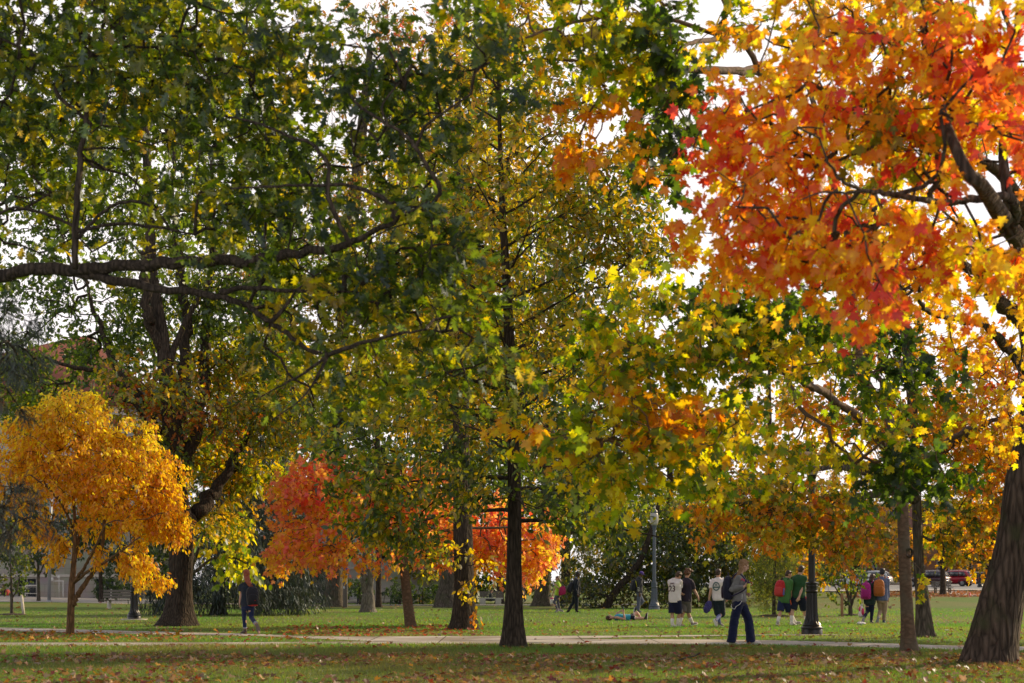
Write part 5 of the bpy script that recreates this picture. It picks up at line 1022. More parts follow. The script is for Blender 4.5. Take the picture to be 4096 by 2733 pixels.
# 14 person on the concrete bench
D14 = 104.0
p = person('person in dark jacket and jeans sitting on the concrete bench', (1985,2430), (1964,2373), (1962,2400), (1967,2365), face(84), 1.70,
  {'R': [(1964,2392,-.2),(1973,2396,-.16),(1977,2398,-.14)], 'L': [(1968,2390,.2),(1976,2395,.16),(1979,2397,.14)]},
  {'R': [(1994,2397,-.1),(1995,2423,-.1),(2003,2428,-.1)], 'L': [(1996,2396,.1),(2003,2423,.12),(2011,2428,.12)]}, SK, fh=face(88), D=D14)
shirt(p, (.02,.03,.03), 'jacket', 1.9, -.10, 1.16); pants(p, (.03,.05,.13), 'jeans', 1.9, .1, .075, .06); shoes(p, (.07,.03,.02), (.05,.03,.02)); hair(p, (.10,.05,.025))
mb = MB(); mb.ball(P(1950,2399,D14-.1), (.28,.15,.11)); mb.ball(P(1944,2398,D14-.1), (.16,.14,.12)); tag(fuse(mb, 'duffel_bag', cloth((.012,.012,.016)), None, .02, 2, .012, .12), 'black soft bag lying on the concrete bench', 'bag')
# 15 person half hidden behind the middle oak, with a wheeled trolley
D15 = 92.0
p = person('person in grey top half hidden right of the middle oak trunk', (2088,2405), (2092,2340), (2090,2370), (2092,2331), face(-60), 1.70,
  {'L': [(2095,2358,-.2),(2098,2366,-.3),(2099,2371,-.3)], 'R': [(2080,2358,.15),(2078,2372,.2),(2077,2378,.2)]},
  {'L': [(2086,2387,0),(2090,2402,0),(2084,2406,0)], 'R': [(2096,2388,.1),(2100,2400,.12),(2098,2405,.12)]}, SK, fh=face(-70), D=D15)
shirt(p, (.12,.13,.15), 'hoodie', 1.9, -.10, 1.14); pants(p, (.03,.04,.06)); shoes(p, (.03,.03,.03)); hair(p, (.09,.05,.03))
backpack(p, 'dark backpack with yellow patch worn by the half hidden person', (2107,2354), .32, .42, .22, (.05,.05,.07), trim=(.03,.03,.03), pocket=(.4,.38,.05), straps=False)
# 16 person behind the forked trunk
D16 = 100.0
p = person('person in navy clothes walking left behind the forked grey trunk', (1432,2416), (1434,2343), (1434,2376), (1431,2334), face(-78), 1.62,
  {'L': [(1430,2362,-.2),(1424,2354,-.26),(1421,2350,-.26)], 'R': [(1440,2362,.15),(1442,2378,.2),(1442,2384,.2)]},
  {'L': [(1432,2396,-.05),(1432,2413,-.05),(1426,2417,-.05)], 'R': [(1438,2397,.1),(1444,2410,.12),(1440,2416,.12)]}, SK, True, fh=face(-80), D=D16)
shirt(p, (.012,.014,.045), 't_shirt', .7, -.10, 1.12); pants(p, (.010,.014,.04)); shoes(p, (.03,.03,.04)); hair(p, (.04,.02,.015), [(1437,2342,0),(1438,2350,0)])
# 17, 18 people sitting at the left edge
D17 = 104.0
for lab, x0, sc, bc in (('person in dark jacket sitting on the plaza edge at far left', 16, (.03,.02,.035), (.06,.02,.02)), ('person in pale blue top cut off by the left edge', -6, (.45,.5,.62), (.05,.03,.02))):
    p = person(lab, (x0, 2385), (x0, 2352), (x0+2, 2377), (x0-3, 2344), face(-60), 1.66,
      {'L': [(x0-4,2368,-.25),(x0-12,2374,-.3),(x0-15,2374,-.3)], 'R': [(x0-8,2368,.2),(x0-14,2374,.2),(x0-17,2374,.2)]},
      {'L': [(x0-18,2370,-.15),(x0-22,2384,-.1),(x0-30,2386,-.1)], 'R': [(x0-18,2370,.15),(x0-22,2384,.2),(x0-30,2386,.2)]}, SK, True, fh=face(-70), D=D17, group=None)
    shirt(p, sc, 'jacket', 1.9, -.10, 1.18); pants(p, (.02,.02,.04)); shoes(p, (.03,.03,.03)); hair(p, bc, [(x0+1,2352,0),(x0+3,2358,0)], size=1.05)
    if x0 > 0: backpack(p, 'coral red backpack on the sitting person at far left', (30, 2371), .32, .44, .24, (.5,.07,.05), trim=(.06,.02,.02), straps=False)
# ------------------------------------------------------------------ street, plaza, buildings, street furniture
strip('plaza', ([(-700,0,88),(0,0,89),(150,0,90),(350,0,89),(520,0,88),(640,0,92)],[(-700,0,112),(0,0,112),(150,0,112),(350,0,112),(520,0,112),(640,0,112)]), plaza_mat)
strip('walk', ([(640,0,90),(1000,0,92),(1500,0,93),(1800,0,93),(2100,0,92),(2300,0,94),(2700,0,100)],[(640,0,97),(1000,0,98),(1500,0,98),(1800,0,99),(2100,0,98),(2300,0,100),(2700,0,107)]), plaza_mat, lift=.03)
strip('street', ([(3150,0,126),(3400,0,123),(3700,0,123),(3900,0,124),(4200,0,126),(4600,0,128)],[(3150,0,160),(3400,0,160),(3700,0,161),(3900,0,162),(4200,0,162),(4600,0,162)]), street_mat, lift=.02)
strip('sidewalk', ([(3150,0,121.5),(3400,0,118.5),(3700,0,118.5),(3900,0,119),(4200,0,121),(4600,0,123)],[(3150,0,125.4),(3400,0,122.4),(3700,0,122.4),(3900,0,123.4),(4200,0,125.4),(4600,0,127.4)]), plaza_mat, lift=.12)
strip('walk', ([(3820,0,118),(3880,0,112),(3960,0,106),(4060,0,100),(4200,0,94)],[(3700,0,118),(3790,0,108),(3880,0,101),(3990,0,95),(4130,0,89)]), plaza_mat, lift=.03)
mulch = pbr('mulch', (.06,.04,.028), .95, var=.4, scale=14, bump=.8, bscale=30)
for px, py, r_ in ((3096,2466,.62),(3402,2463,.5),(47,2461,.62)):
    g = G(px, py); mb = MB(); mb.lathe(g - np.array([0,0,.02]), [(r_*1.0,0),(r_*.95,.05),(r_*.6,.085),(r_*.1,.10)], 28)
    tag(mb.build('mulch_ring', mulch), kind='structure')
dark_iron = pbr('black_iron', (.007,.008,.009), .36, spec=.45, var=.3, scale=3); blue_iron = pbr('slate_iron', (.075,.095,.125), .4, spec=.5, var=.15)
frost = pbr('frosted_glass', (.42,.41,.38), .3)
def lamp(g, sc, mat, label, pad=False):
    root = empty('street_lamp', g, label, 'street lamp', 'street lamps along the paths'); k = sc
    def L_(p): return [(q[0]*k, q[1]*k) + tuple(q[2:]) for q in p]
    MB().lathe(g, L_([(.255,-.05,0),(.255,.12,0),(.245,.135,0),(.268,.15,0),(.268,.17,0),(.235,.20,0),(.225,.215,0),(.232,.235,0),(.215,.26,0),(.18,.33,.14),(.158,.42,.14),(.146,.55,.14),(.138,.8,.14),(.132,1.02,.14),(.140,1.03,0)]), 64, nfl=16).build('base', mat, root, auto=35)
    MB().lathe(g, L_([(.140,1.03),(.150,1.045),(.150,1.065),(.136,1.08),(.136,1.16),(.142,1.18),(.142,1.20),(.136,1.22),(.150,1.245),(.150,1.265),(.125,1.285),(.088,1.295)]), 32).build('collar', mat, root, auto=35)
    MB().lathe(g, L_([(.088,1.29,0.1),(.080,2.4,0.1),(.070,3.7,0.1),(.085,3.72,0),(.085,3.78,0),(.11,3.86,0),(.12,3.92,0)]), 48, nfl=12).build('pole', mat, root, auto=35)
    ln = MB().lathe(g, L_([(.12,3.92),(.17,4.02),(.20,4.18),(.19,4.36),(.15,4.5),(.13,4.53)]), 24).build('lantern', frost, root)
    MB().lathe(g, L_([(.16,4.50),(.17,4.53),(.12,4.62),(.05,4.68),(.02,4.80),(.005,4.86)]), 24).build('lantern_cap', mat, ln)
    if pad: MB().lathe(g, [(.46,-.05),(.45,.03),(.44,.035),(.02,.036)], 32).build('concrete_pad', plaza_mat, root)
    return root
lamp(G(3247,2538), 1.0, dark_iron, 'black fluted street lamp between the man in dark green and the grey trunk')
lamp(G(537,2480), .92, dark_iron, 'black fluted street lamp on a concrete pad left of the massive oak', True)
lamp(G(2617,2439), 1.06, blue_iron, 'slate-grey street lamp behind the walkers with a pale lantern')
lamp(GD(3920,138), 1.0, dark_iron, 'small distant street lamp by the sidewalk near the red car')
# posts, poles
white_post = pbr('weathered_white', (.58,.53,.47), .7, var=.25, scale=8); galv = pbr('galvanised_steel', (.36,.37,.38), .45, metal=.6, var=.2, scale=2)
g = G(96, 2461); t_ = P(86, 2384, g[1]); mb = MB(); mb.tube([g-np.array([0,0,.1]), t_], .062, 4); o = empty('post', g, 'leaning white square wooden post at left, beside the slim young tree', 'post')
mb.build('post_shaft', white_post, o, smooth=False); mb = MB(); mb.tube([t_-np.array([0,0,.01]), t_+np.array([0,0,.05])], [.07,.02], 4); mb.build('post_top', white_post, o, smooth=False)
g = GD(196, 92); o = empty('pole', g, 'tall grey metal pole in front of the stone building', 'pole')
mb = MB(); mb.tube([g-np.array([0,0,.1]), g+np.array([.15,0,7.5])], [.115,.08], 16); mb.build('pole_shaft', galv, o); MB().tube([g-np.array([0,0,.02]), g+np.array([0,0,.08])], .16, 16).build('pole_foot', galv, o)
wood = pbr('stake_wood', (.26,.15,.075), .85, var=.3, scale=6)
g = G(3368,2467); mb = MB(); mb.box(g+np.array([0,0,.42]), (.10,.06,.95)); tag(mb.build('wooden_stake', wood, smooth=False, bevel=.008), 'brown wooden stake beside the young bushy tree', 'stake')
# benches
plank = pbr('bench_plank', (.12,.105,.085), .8, var=.3, scale=5, bump=.3); conc = pbr('bench_concrete', (.42,.40,.36), .85, var=.2, scale=6, bump=.2)
def bench(g, yaw, label, length=1.8, legm=None, legx=.62, stone=False):
    root = empty('bench', g, label, 'bench'); cs, sn = math.cos(yaw), math.sin(yaw)
    M = np.array([[cs, -sn, 0],[sn, cs, 0],[0, 0, 1]])
    def bx(c, size, tilt=0): 
        T = np.array([[1,0,0],[0,math.cos(tilt),-math.sin(tilt)],[0,math.sin(tilt),math.cos(tilt)]])
        return MB().box(g + M @ np.array(c), size, M=M @ T)
    def part(nm, mats, bl_):
        mb = MB()
        for c, s_, t in bl_:
            T = np.array([[1,0,0],[0,math.cos(t),-math.sin(t)],[0,math.sin(t),math.cos(t)]]); mb.box(g + M @ np.array(c), s_, M=M @ T)
        return mb.build(nm, mats, root, smooth=False, bevel=.006)
    part('seat', conc if stone else plank, [((0, -.22+.13*k, .44), (length, .118, .045 if not stone else .09), 0) for k in range(4 if not stone else 3)])
    part('backrest', plank, [((0, .30+.045*k, .60+.145*k), (length, .035, .115), -.28) for k in range(3)])
    for sg in (-1, 1):
        if stone: part('leg', conc, [((sg*legx*length/1.8, -.1, .2), (.42, .36, .40), 0)])
        else:
            part('leg', legm or plank, [((sg*legx, -.22, .215), (.09, .09, .43), 0), ((sg*legx, .22, .215), (.09, .09, .43), 0), ((sg*legx, 0, .385), (.075, .36, .06), 0)])
        part('back_support', legm or plank, [((sg*legx, .348, .70), (.06, .05, .56), -.28)])
    return root
bench(GD(487,71)+np.array([0,0,0]), 0.03, 'grey plank park bench with white legs behind the golden tree', 2.0, white_post, .62)
bench(GD(3770,111), .0, 'slatted park bench facing the street in front of the forked rusty tree', 1.55, None, .55)
bench(GD(1962,D14), 0.0, 'low pale bench with concrete legs holding the seated person', 1.85, None, .55, True)
# emergency phone pole
g = GD(1381, 82); o = empty('phone_pole', g, 'emergency phone pole with blue lights beside the very wide trunk', 'emergency phone')
brn = pbr('phone_pole_paint', (.115,.10,.09), .5, var=.15)
MB().box(g+np.array([0,0,1.05]), (.25,.25,2.2)).build('post_shaft', brn, o, smooth=False, bevel=.02)
mb = MB(); [mb.box(g+np.array([-.128+.0, -.126, 1.45+.062*i]), (.06,.006,.042 if i % 3 else .05)) for i in range(9)]; mb.build('side_lettering', pbr('white_sign', (.7,.7,.68), .5), o, smooth=False)
mb = MB(); [mb.box(g+np.array([.09, -.127, 1.36+.062*i]), (.05,.006,.042)) for i in range(8)]; mb.build('side_lettering', pbr('white_sign', (.7,.7,.68), .5), o, smooth=False)
MB().box(g+np.array([-.06,-.128,1.13]), (.09,.008,.14)).build('sign_plate', pbr('pale_sign', (.5,.55,.62), .5), o, smooth=False)
blue = pbr('blue_lens', (.03,.05,.55), .15, spec=.8)
for dx in (-.08, .08): MB().ball(g+np.array([dx,-.02,2.26]), (.075,.075,.10)).build('blue_light', blue, o)
# pipes by the stone building
pipe = pbr('white_pipe', (.62,.60,.56), .5)
g = GD(130, 100)
g = GD(128, 104); o = empty('pipe_railing', g, 'white pipe guard rail in front of the stone building', 'railing'); w_ = .98
mb = MB(); mb.tube(catmull([g+np.array([-w_*.5,0,-.05]), g+np.array([-w_*.5,0,.85]), g+np.array([-w_*.44,0,.93]), g+np.array([w_*.44,0,.93]), g+np.array([w_*.5,0,.85]), g+np.array([w_*.5,0,-.05])], 5), .035, 8); mb.build('rail', pipe, o)
MB().tube([g+np.array([-w_*.5,0,.35]), g+np.array([w_*.5,0,.35])], .022, 8).build('lower_rail', pipe, o)
g = GD(236, 110.8); o = empty('gas_meter', g, 'white meter pipes standing against the stone building', 'meter pipes')
mb = MB(); mb.tube(catmull([g+np.array([-.45,0,1.28]), g+np.array([.28,0,1.28]), g+np.array([.32,0,1.2]), g+np.array([.32,0,-.05])], 5), .04, 8); mb.build('pipe', pipe, o)
MB().tube([g+np.array([0,0,-.05]), g+np.array([0,0,1.7])], .025, 8).build('riser', pipe, o); MB().ball(g+np.array([-.52,-.05,1.42]), (.13,.09,.16)).build('meter', pipe, o); MB().ball(g+np.array([0,-.05,1.6]), (.11,.09,.13)).build('meter', pipe, o)
# buildings
def stone_mat(name, c1, c2, bw, bh, mortar=.012):
    m, nt, out = mat_new(name); N = nt.nodes.new; L = nt.links.new
    b = N('ShaderNodeBsdfPrincipled'); b.inputs['Roughness'].default_value = .85; L(b.outputs[0], out.inputs[0])
    tc = N('ShaderNodeTexCoord'); sp = N('ShaderNodeSeparateXYZ'); cb = N('ShaderNodeCombineXYZ'); L(tc.outputs['Object'], sp.inputs[0])
    L(sp.outputs['X'], cb.inputs['X']); L(sp.outputs['Z'], cb.inputs['Y'])
    br = N('ShaderNodeTexBrick'); br.inputs['Scale'].default_value = 1; br.inputs['Brick Width'].default_value = bw; br.inputs['Row Height'].default_value = bh; br.inputs['Mortar Size'].default_value = mortar
    br.inputs['Color1'].default_value = (*c1, 1); br.inputs['Color2'].default_value = (*c2, 1); br.inputs['Mortar'].default_value = (*[c*.55 for c in c1], 1)
    L(cb.outputs[0], br.inputs['Vector'])
    n = N('ShaderNodeTexNoise'); n.inputs['Scale'].default_value = .9; n.inputs['Detail'].default_value = 6; L(tc.outputs['Object'], n.inputs[0])
    mx = N('ShaderNodeMix'); mx.data_type = 'RGBA'; mx.blend_type = 'MULTIPLY'; mx.inputs[0].default_value = .6; L(br.outputs['Color'], mx.inputs[6]); L(n.outputs['Color'], mx.inputs[7])
    g_ = N('ShaderNodeGamma'); g_.inputs[1].default_value = .75; L(mx.outputs[2], g_.inputs[0]); L(g_.outputs[0], b.inputs['Base Color'])
    return m
lime = stone_mat('limestone', (.42,.38,.33), (.38,.35,.31), 1.6, .62); lime2 = stone_mat('limestone_pale', (.50,.47,.43), (.46,.43,.40), 2.4, .9)
brick = stone_mat('red_brick', (.26,.11,.07), (.20,.085,.06), .5, .16, .014); tile = pbr('red_roof_tile', (.20,.065,.045), .8, var=.25, scale=3, bump=.6, bscale=14); trim = pbr('stone_trim', (.46,.42,.37), .8, var=.12)
pane = pbr('window_glass', (.025,.03,.035), .08, spec=.8); frm = pbr('window_frame', (.30,.28,.25), .6)
def building(label, x0, x1, D, hgt, depth, wall, floors, wins, roof=None, ledge=None, door=None):
    """front face toward the viewer; wins: window centres in px; floors: (z, w, h)"""
    X0, X1 = (x0-CX)/F*D, (x1-CX)/F*D; gb = min(float(gz(X0, D)), float(gz(X1, D)), float(gz((X0+X1)/2, D))) - .3
    root = empty('building', ((X0+X1)/2, D, gb+.3), label, 'building')
    MB().box(((X0+X1)/2, D+depth/2, gb+hgt/2), (X1-X0, depth, hgt)).build('wall', wall, root, smooth=False)
    if ledge:
        for z in ledge: MB().box(((X0+X1)/2, D-.09, gb+z), (X1-X0+.3, .18, .22)).build('ledge', trim, root, smooth=False, bevel=.03)
    for z, w_, h_ in floors:
        for px in wins:
            x = (px-CX)/F*D; c = np.array([x, D, gb+z])
            fo = MB(); t = .10
            for (dx, dz, sx, sz) in ((-w_/2, 0, t, h_), (w_/2, 0, t, h_), (0, h_/2, w_+t, t), (0, -h_/2, w_+t, t), (0, 0, .06, h_-t), (0, h_*.1, w_-t, .06)): fo.box(c+np.array([dx, -.05 - (.004 if sx > sz else 0), dz]), (sx, .12, sz))
            f_ = fo.build('window', frm, root, smooth=False); MB().box(c+np.array([0,-.012,0]), (w_-.02, .03, h_-.02)).build('pane', pane, f_, smooth=False)
    if roof:
        zr, ridge_in = roof; a = .8; mb = MB(); y0, y1, ym = D-a, D+depth+a, D+depth/2; z0, z1 = gb+hgt, gb+zr
        mb.add([[X0-a,y0,z0],[X1+a,y0,z0],[X1+a,y1,z0],[X0-a,y1,z0],[X0+ridge_in[0],ym,z1],[X1-ridge_in[1],ym,z1]], [[[0,1,5,4],[2,3,4,5]], [[1,2,5],[3,0,4]], [[3,2,1,0]]]); mb.build('roof', tile, root, smooth=False)
    return root
building('tan stone building with red tiled roof behind the golden tree', -900, 560, 112, 15.5, 15, lime, [(1.1,1.5,1.7),(6.2,1.6,2.6),(10.6,1.6,2.4)], [-700,-480,-260,-40,110,420], (22.3, (21.7, 6.2)), [2.15, 14.9])
building('pale limestone building behind the forked grey trunk', 1150, 1900, 128, 10.5, 14, lime2, [(5.5,1.6,2.6)], [1230,1380,1560,1720,1850], None, [.5, 3.4, 10.2])
building('red brick building across the street behind the cars', 3150, 4500, 205, 12.5, 14, brick, [(3.0,1.6,2.2),(7.0,1.6,2.2),(10.6,1.6,2.0)], list(range(3200, 4500, 95)), None, [1.0, 12.3])
g = GD(1590, 122); o = empty('stair_railing', g, 'dark metal railing in front of the pale wall', 'railing'); mb = MB()
for k in range(5): mb.tube([g+np.array([-1.2+.55*k, 0, -.05]), g+np.array([-1.05+.55*k, 0, .95])], .03, 6)
mb.build('posts', dark_iron, o); MB().tube([g+np.array([-1.1,0,.95]), g+np.array([1.3,0,.95])], .035, 6).build('rail', dark_iron, o)
# recycling boxes by the street
g = GD(3902, 163); o = empty('vending_box', g, 'pair of dark news vending boxes with red fronts by the street', 'vending box')
MB().box(g+np.array([-.3,0,.65]), (.62,.6,1.35)).build('cabinet', dark_iron, o, smooth=False, bevel=.03); MB().box(g+np.array([.40,.0,.65]), (.62,.6,1.35)).build('cabinet', dark_iron, o, smooth=False, bevel=.03)
for dx in (-.3, .4): MB().box(g+np.array([dx,-.31,.55]), (.42,.03,.55)).build('front_panel', pbr('vending_red', (.36,.05,.04), .5), o, smooth=False)
MB().box(g+np.array([.05,0,1.36]), (1.5,.7,.10)).build('canopy', pbr('vending_grey', (.35,.34,.33), .5), o, smooth=False, bevel=.02)
# cars
tyre = pbr('tyre_rubber', (.015,.015,.016), .8); alloy = pbr('alloy_rim', (.45,.45,.46), .3, metal=.8); glass = pbr('car_glass', (.03,.035,.04), .05, spec=.9); plastic = pbr('black_trim', (.02,.02,.022), .6)
redl = pbr('tail_red', (.45,.01,.012), .2, spec=.7); whitel = pbr('lamp_clear', (.7,.7,.7), .15, spec=.8); chrome = pbr('chrome', (.6,.6,.6), .2, metal=.9)
def car(g, yaw, paint, label, kind='suv'):
    """local +x is the front of the car"""
    root = empty('parked_car', g, label, 'car', 'cars parked along the street')
    cs, sn = math.cos(yaw), math.sin(yaw); M = np.array([[cs,-sn,0],[sn,cs,0],[0,0,1]])
    def T(v): return g + (M @ np.asarray(v, float).T).T
    hs = 1.0 if kind == 'suv' else .86
    # body: sections across the car, front to rear
    X_ = [-2.14,-2.10,-1.9,-1.2,-.4,.5,1.1,1.7,2.05,2.18]
    ztop = np.array([.86,.98,1.03,1.02,1.0,.99,.97,.90,.80,.66])*hs; zbot = np.array([.42,.32,.27,.24,.22,.22,.24,.27,.32,.42]); hw = np.array([.72,.84,.90,.92,.92,.92,.91,.88,.80,.64])
    a = np.linspace(0, 2*math.pi, 28, endpoint=False); q = 2/3.6
    cx = np.sign(np.cos(a))*np.abs(np.cos(a))**q; cz = np.sign(np.sin(a))*np.abs(np.sin(a))**q
    def sec(X_, hw, zb, zt):
        V = np.concatenate([np.c_[np.full(28, x), cx*w_, (zb_+zt_)/2 + cz*(zt_-zb_)/2] for x, w_, zb_, zt_ in zip(X_, hw, zb, zt)])
        n = len(X_); i = np.arange(n-1)[:, None]*28; j = np.arange(28)[None]; j2 = (j+1) % 28
        return V, [np.stack([i+j, i+28+j, i+28+j2, i+j2], -1).reshape(-1, 4)[:, ::-1], [list(range(28))[::-1]], [[(n-1)*28+k for k in range(28)]]]
    V, f_ = sec(X_, hw, zbot, ztop); MB().add(T(V), f_).build('body', paint, root)
    xb = np.array([-2.02,-1.85,-1.55,-.6,.2,.6,1.05]); zt = np.array([1.0,1.36,1.60,1.66,1.63,1.48,1.0])*hs; hc = np.array([.72,.76,.72,.70,.70,.74,.78])
    V, f_ = sec(xb, hc, np.full(7, .85*hs), zt); MB().add(T(V), f_).build('cabin', paint, root)
    # glass set just proud of the cabin
    for sg in (-1, 1):
        for x0, x1, x2, x3 in ((-1.72,-1.42,-.98,-.95),(-.88,-.88,-.02,-.02),(.05,.05,.80,.42)):
            P4 = [[x0, sg*.79, 1.06*hs],[x2 if x2 > x1 else x1, sg*.79, 1.06*hs],[x3, sg*.745, 1.50*hs],[x1, sg*.745, 1.50*hs]]
            mb = MB(); n_ = np.array([0, sg*.012, 0]); A4 = T(np.array(P4) + n_); B4 = T(np.array(P4) - n_*3)
            mb.add(np.vstack([A4, B4]), [[[0,1,2,3],[7,6,5,4],[0,4,5,1],[1,5,6,2],[2,6,7,3],[3,7,4,0]]]); mb.build('side_window', glass, root, smooth=False)
    for nm, P4, n_ in (('rear_window', [[-2.01,-.60,1.10*hs],[-2.01,.60,1.10*hs],[-1.70,.52,1.50*hs],[-1.70,-.52,1.50*hs]], (-.03,0,.02)), ('windscreen', [[1.06,.62,1.04*hs],[1.06,-.62,1.04*hs],[.58,-.55,1.50*hs],[.58,.55,1.50*hs]], (.03,0,.03))):
        n_ = np.array(n_); A4 = T(np.array(P4) + n_); B4 = T(np.array(P4) - n_*3); mb = MB(); mb.add(np.vstack([A4, B4]), [[[0,1,2,3],[7,6,5,4],[0,4,5,1],[1,5,6,2],[2,6,7,3],[3,7,4,0]]]); mb.build(nm, glass, root, smooth=False)
    for sx in (-1.32, 1.34):
        for sg in (-1, 1):
            o_ = MB(); ax = M @ np.array([0, 1, 0]); c = T([sx, sg*.80, .34]); o_.tube([c-ax*.11, c-ax*.10, c+ax*.10, c+ax*.11], [.30,.345,.345,.30], 28); w_ = o_.build('wheel', tyre, root, auto=40)
            mb = MB(); mb.tube([c+ax*sg*.105, c+ax*sg*.118], [.215,.20], 20)
            for k in range(5):
                an = k*1.2566; d = M @ np.array([math.cos(an), 0, math.sin(an)]); mb.tube([c+ax*sg*.12+d*.03, c+ax*sg*.12+d*.20], .022, 6)
            mb.build('rim', alloy, w_, auto=40)
            mb = MB(); aa = np.linspace(.05, math.pi-.05, 12); mb.tube([T([sx+.40*math.cos(t), sg*.905, .34+.40*math.sin(t)]) for t in aa], .035, 6); mb.build('wheel_arch', plastic, root)
    def bx(nm, c, s_, m_, bev=.015): MB().box(T(c), s_, M=M).build(nm, m_, root, smooth=False, bevel=bev)
    bx('bumper', (-2.12,0,.46), (.16,1.55,.22), plastic if kind == 'suv' else paint, .04); bx('bumper', (2.13,0,.44), (.16,1.4,.2), plastic if kind == 'suv' else paint, .04)
    for sg in (-1, 1): bx('tail_light', (-2.05,sg*.70,.93*hs), (.14,.26,.17), redl, .03); bx('headlight', (2.02,sg*.58,.72*hs), (.16,.26,.13), whitel, .03); bx('mirror', (.72,sg*.98,1.06*hs), (.14,.2,.13), paint, .03); bx('roof_rail', (-.55,sg*.60,1.68*hs), (1.5,.035,.04), chrome, .008)
    bx('licence_plate', (-2.135,0,.76*hs), (.02,.34,.15), whitel, .003); bx('rear_trim', (-2.12,0,.62), (.06,1.1,.05), chrome, .01)
    return root
car_red = pbr('car_paint_red', (.30,.010,.02), .22, spec=.7, var=.05); car_dark = pbr('car_paint_maroon', (.05,.016,.022), .22, spec=.7, var=.05); car_white = pbr('car_paint_white', (.72,.74,.76), .25, spec=.6, var=.03); car_sil = pbr('car_paint_silver', (.42,.44,.46), .3, spec=.6, metal=.3, var=.05)
car(GD(3812,146), R(140), car_red, 'red sport utility car parked at the right, rear toward the viewer')
car(GD(3712,144), R(142), car_dark, 'dark maroon car half hidden behind the forked rusty tree')
car(GD(3420,150), R(150), car_white, 'white car behind the dark blue haired man in blue sweater', 'sedan')
car(GD(3485,152), R(148), car_sil, 'silver car right of the white one, partly hidden by leaves', 'suv')
# litter and marker
def crumple(name, px, py, size, mat, label, cat):
    g = G(px, py); mb = MB(); mb.ball(g + np.array([0,0,size[2]*.8]), size, nu=14, nv=8)
    for k in range(5): mb.ball(g + np.array([rng.uniform(-.5,.5)*size[0], rng.uniform(-.5,.5)*size[1], size[2]*rng.uniform(.6,1.4)]), np.array(size)*rng.uniform(.3,.6), nu=8, nv=6)
    tag(fuse(mb, name, mat, None, .012, 1, .012, .05), label, cat)
paper = pbr('white_paper', (.78,.75,.73), .6)
crumple('paper_bag', 3446, 2500, (.15,.10,.05), paper, 'crumpled white bag lying on the lawn by the jacket woman', 'litter')
crumple('paper_scrap', 3785, 2523, (.09,.05,.015), paper, 'scrap of white paper on the grass right of the mossy trunk', 'litter')
crumple('paper_scrap', 1124, 2457, (.08,.04,.02), paper, 'scrap of white paper under the spruce', 'litter')
g = GD(3880, 100); o = empty('marker_flag', g, 'small pink marker cone on the grass near the sidewalk', 'marker')
MB().lathe(g, [(.10,0),(.10,.02),(.075,.03),(.02,.28),(.012,.29)], 16).build('cone', pbr('pink_marker', (.75,.05,.12), .5), o); MB().box(g+np.array([0,0,.012]), (.24,.24,.02)).build('cone_foot', pbr('pink_marker', (.6,.04,.10), .5), o, smooth=False)
# ------------------------------------------------------------------ grass and fallen leaves
rng = np.random.default_rng(99)
def path_mask(X, Y):
    m = np.zeros(len(X), bool)
    for near, far in (([(-500,2588),(0,2586),(500,2585),(1000,2582),(1500,2577),(1900,2577),(2300,2578),(2700,2579),(3100,2582),(3500,2592),(3800,2599),(4300,2608)],[(-500,2570),(0,2571),(500,2571),(1000,2570),(1500,2566),(1900,2556),(2300,2557),(2700,2558),(3100,2563),(3500,2573),(3800,2583),(4300,2590)]),
       ([(-500,2524),(0,2526),(300,2532),(700,2541),(1000,2545),(1250,2556),(1500,2567),(1800,2578)],[(-500,2509),(0,2512),(300,2519),(700,2530),(1000,2537),(1250,2546),(1500,2548),(1800,2553)]),
       ([(1500,2567),(1800,2565),(2200,2559),(2600,2550),(3000,2545),(3350,2543)],[(1500,2548),(1800,2547),(2200,2546),(2600,2544),(3000,2541),(3350,2540.5)])):
        A = np.array([G(*p) for p in near]); B = np.array([G(*p) for p in far])
        a = np.interp(X, A[:, 0], A[:, 1], left=1e9, right=1e9); b = np.interp(X, B[:, 0], B[:, 1], left=-1e9, right=-1e9)
        j = .10*vnoise(np.c_[X, Y, X*0], .25, 5)
        m |= (Y > a + .04 + j) & (Y < b - .04 + j)
    return m
grass_mat = leaf_material('grass_blade', .55, (2.6, 3.2, 1.0), .04)
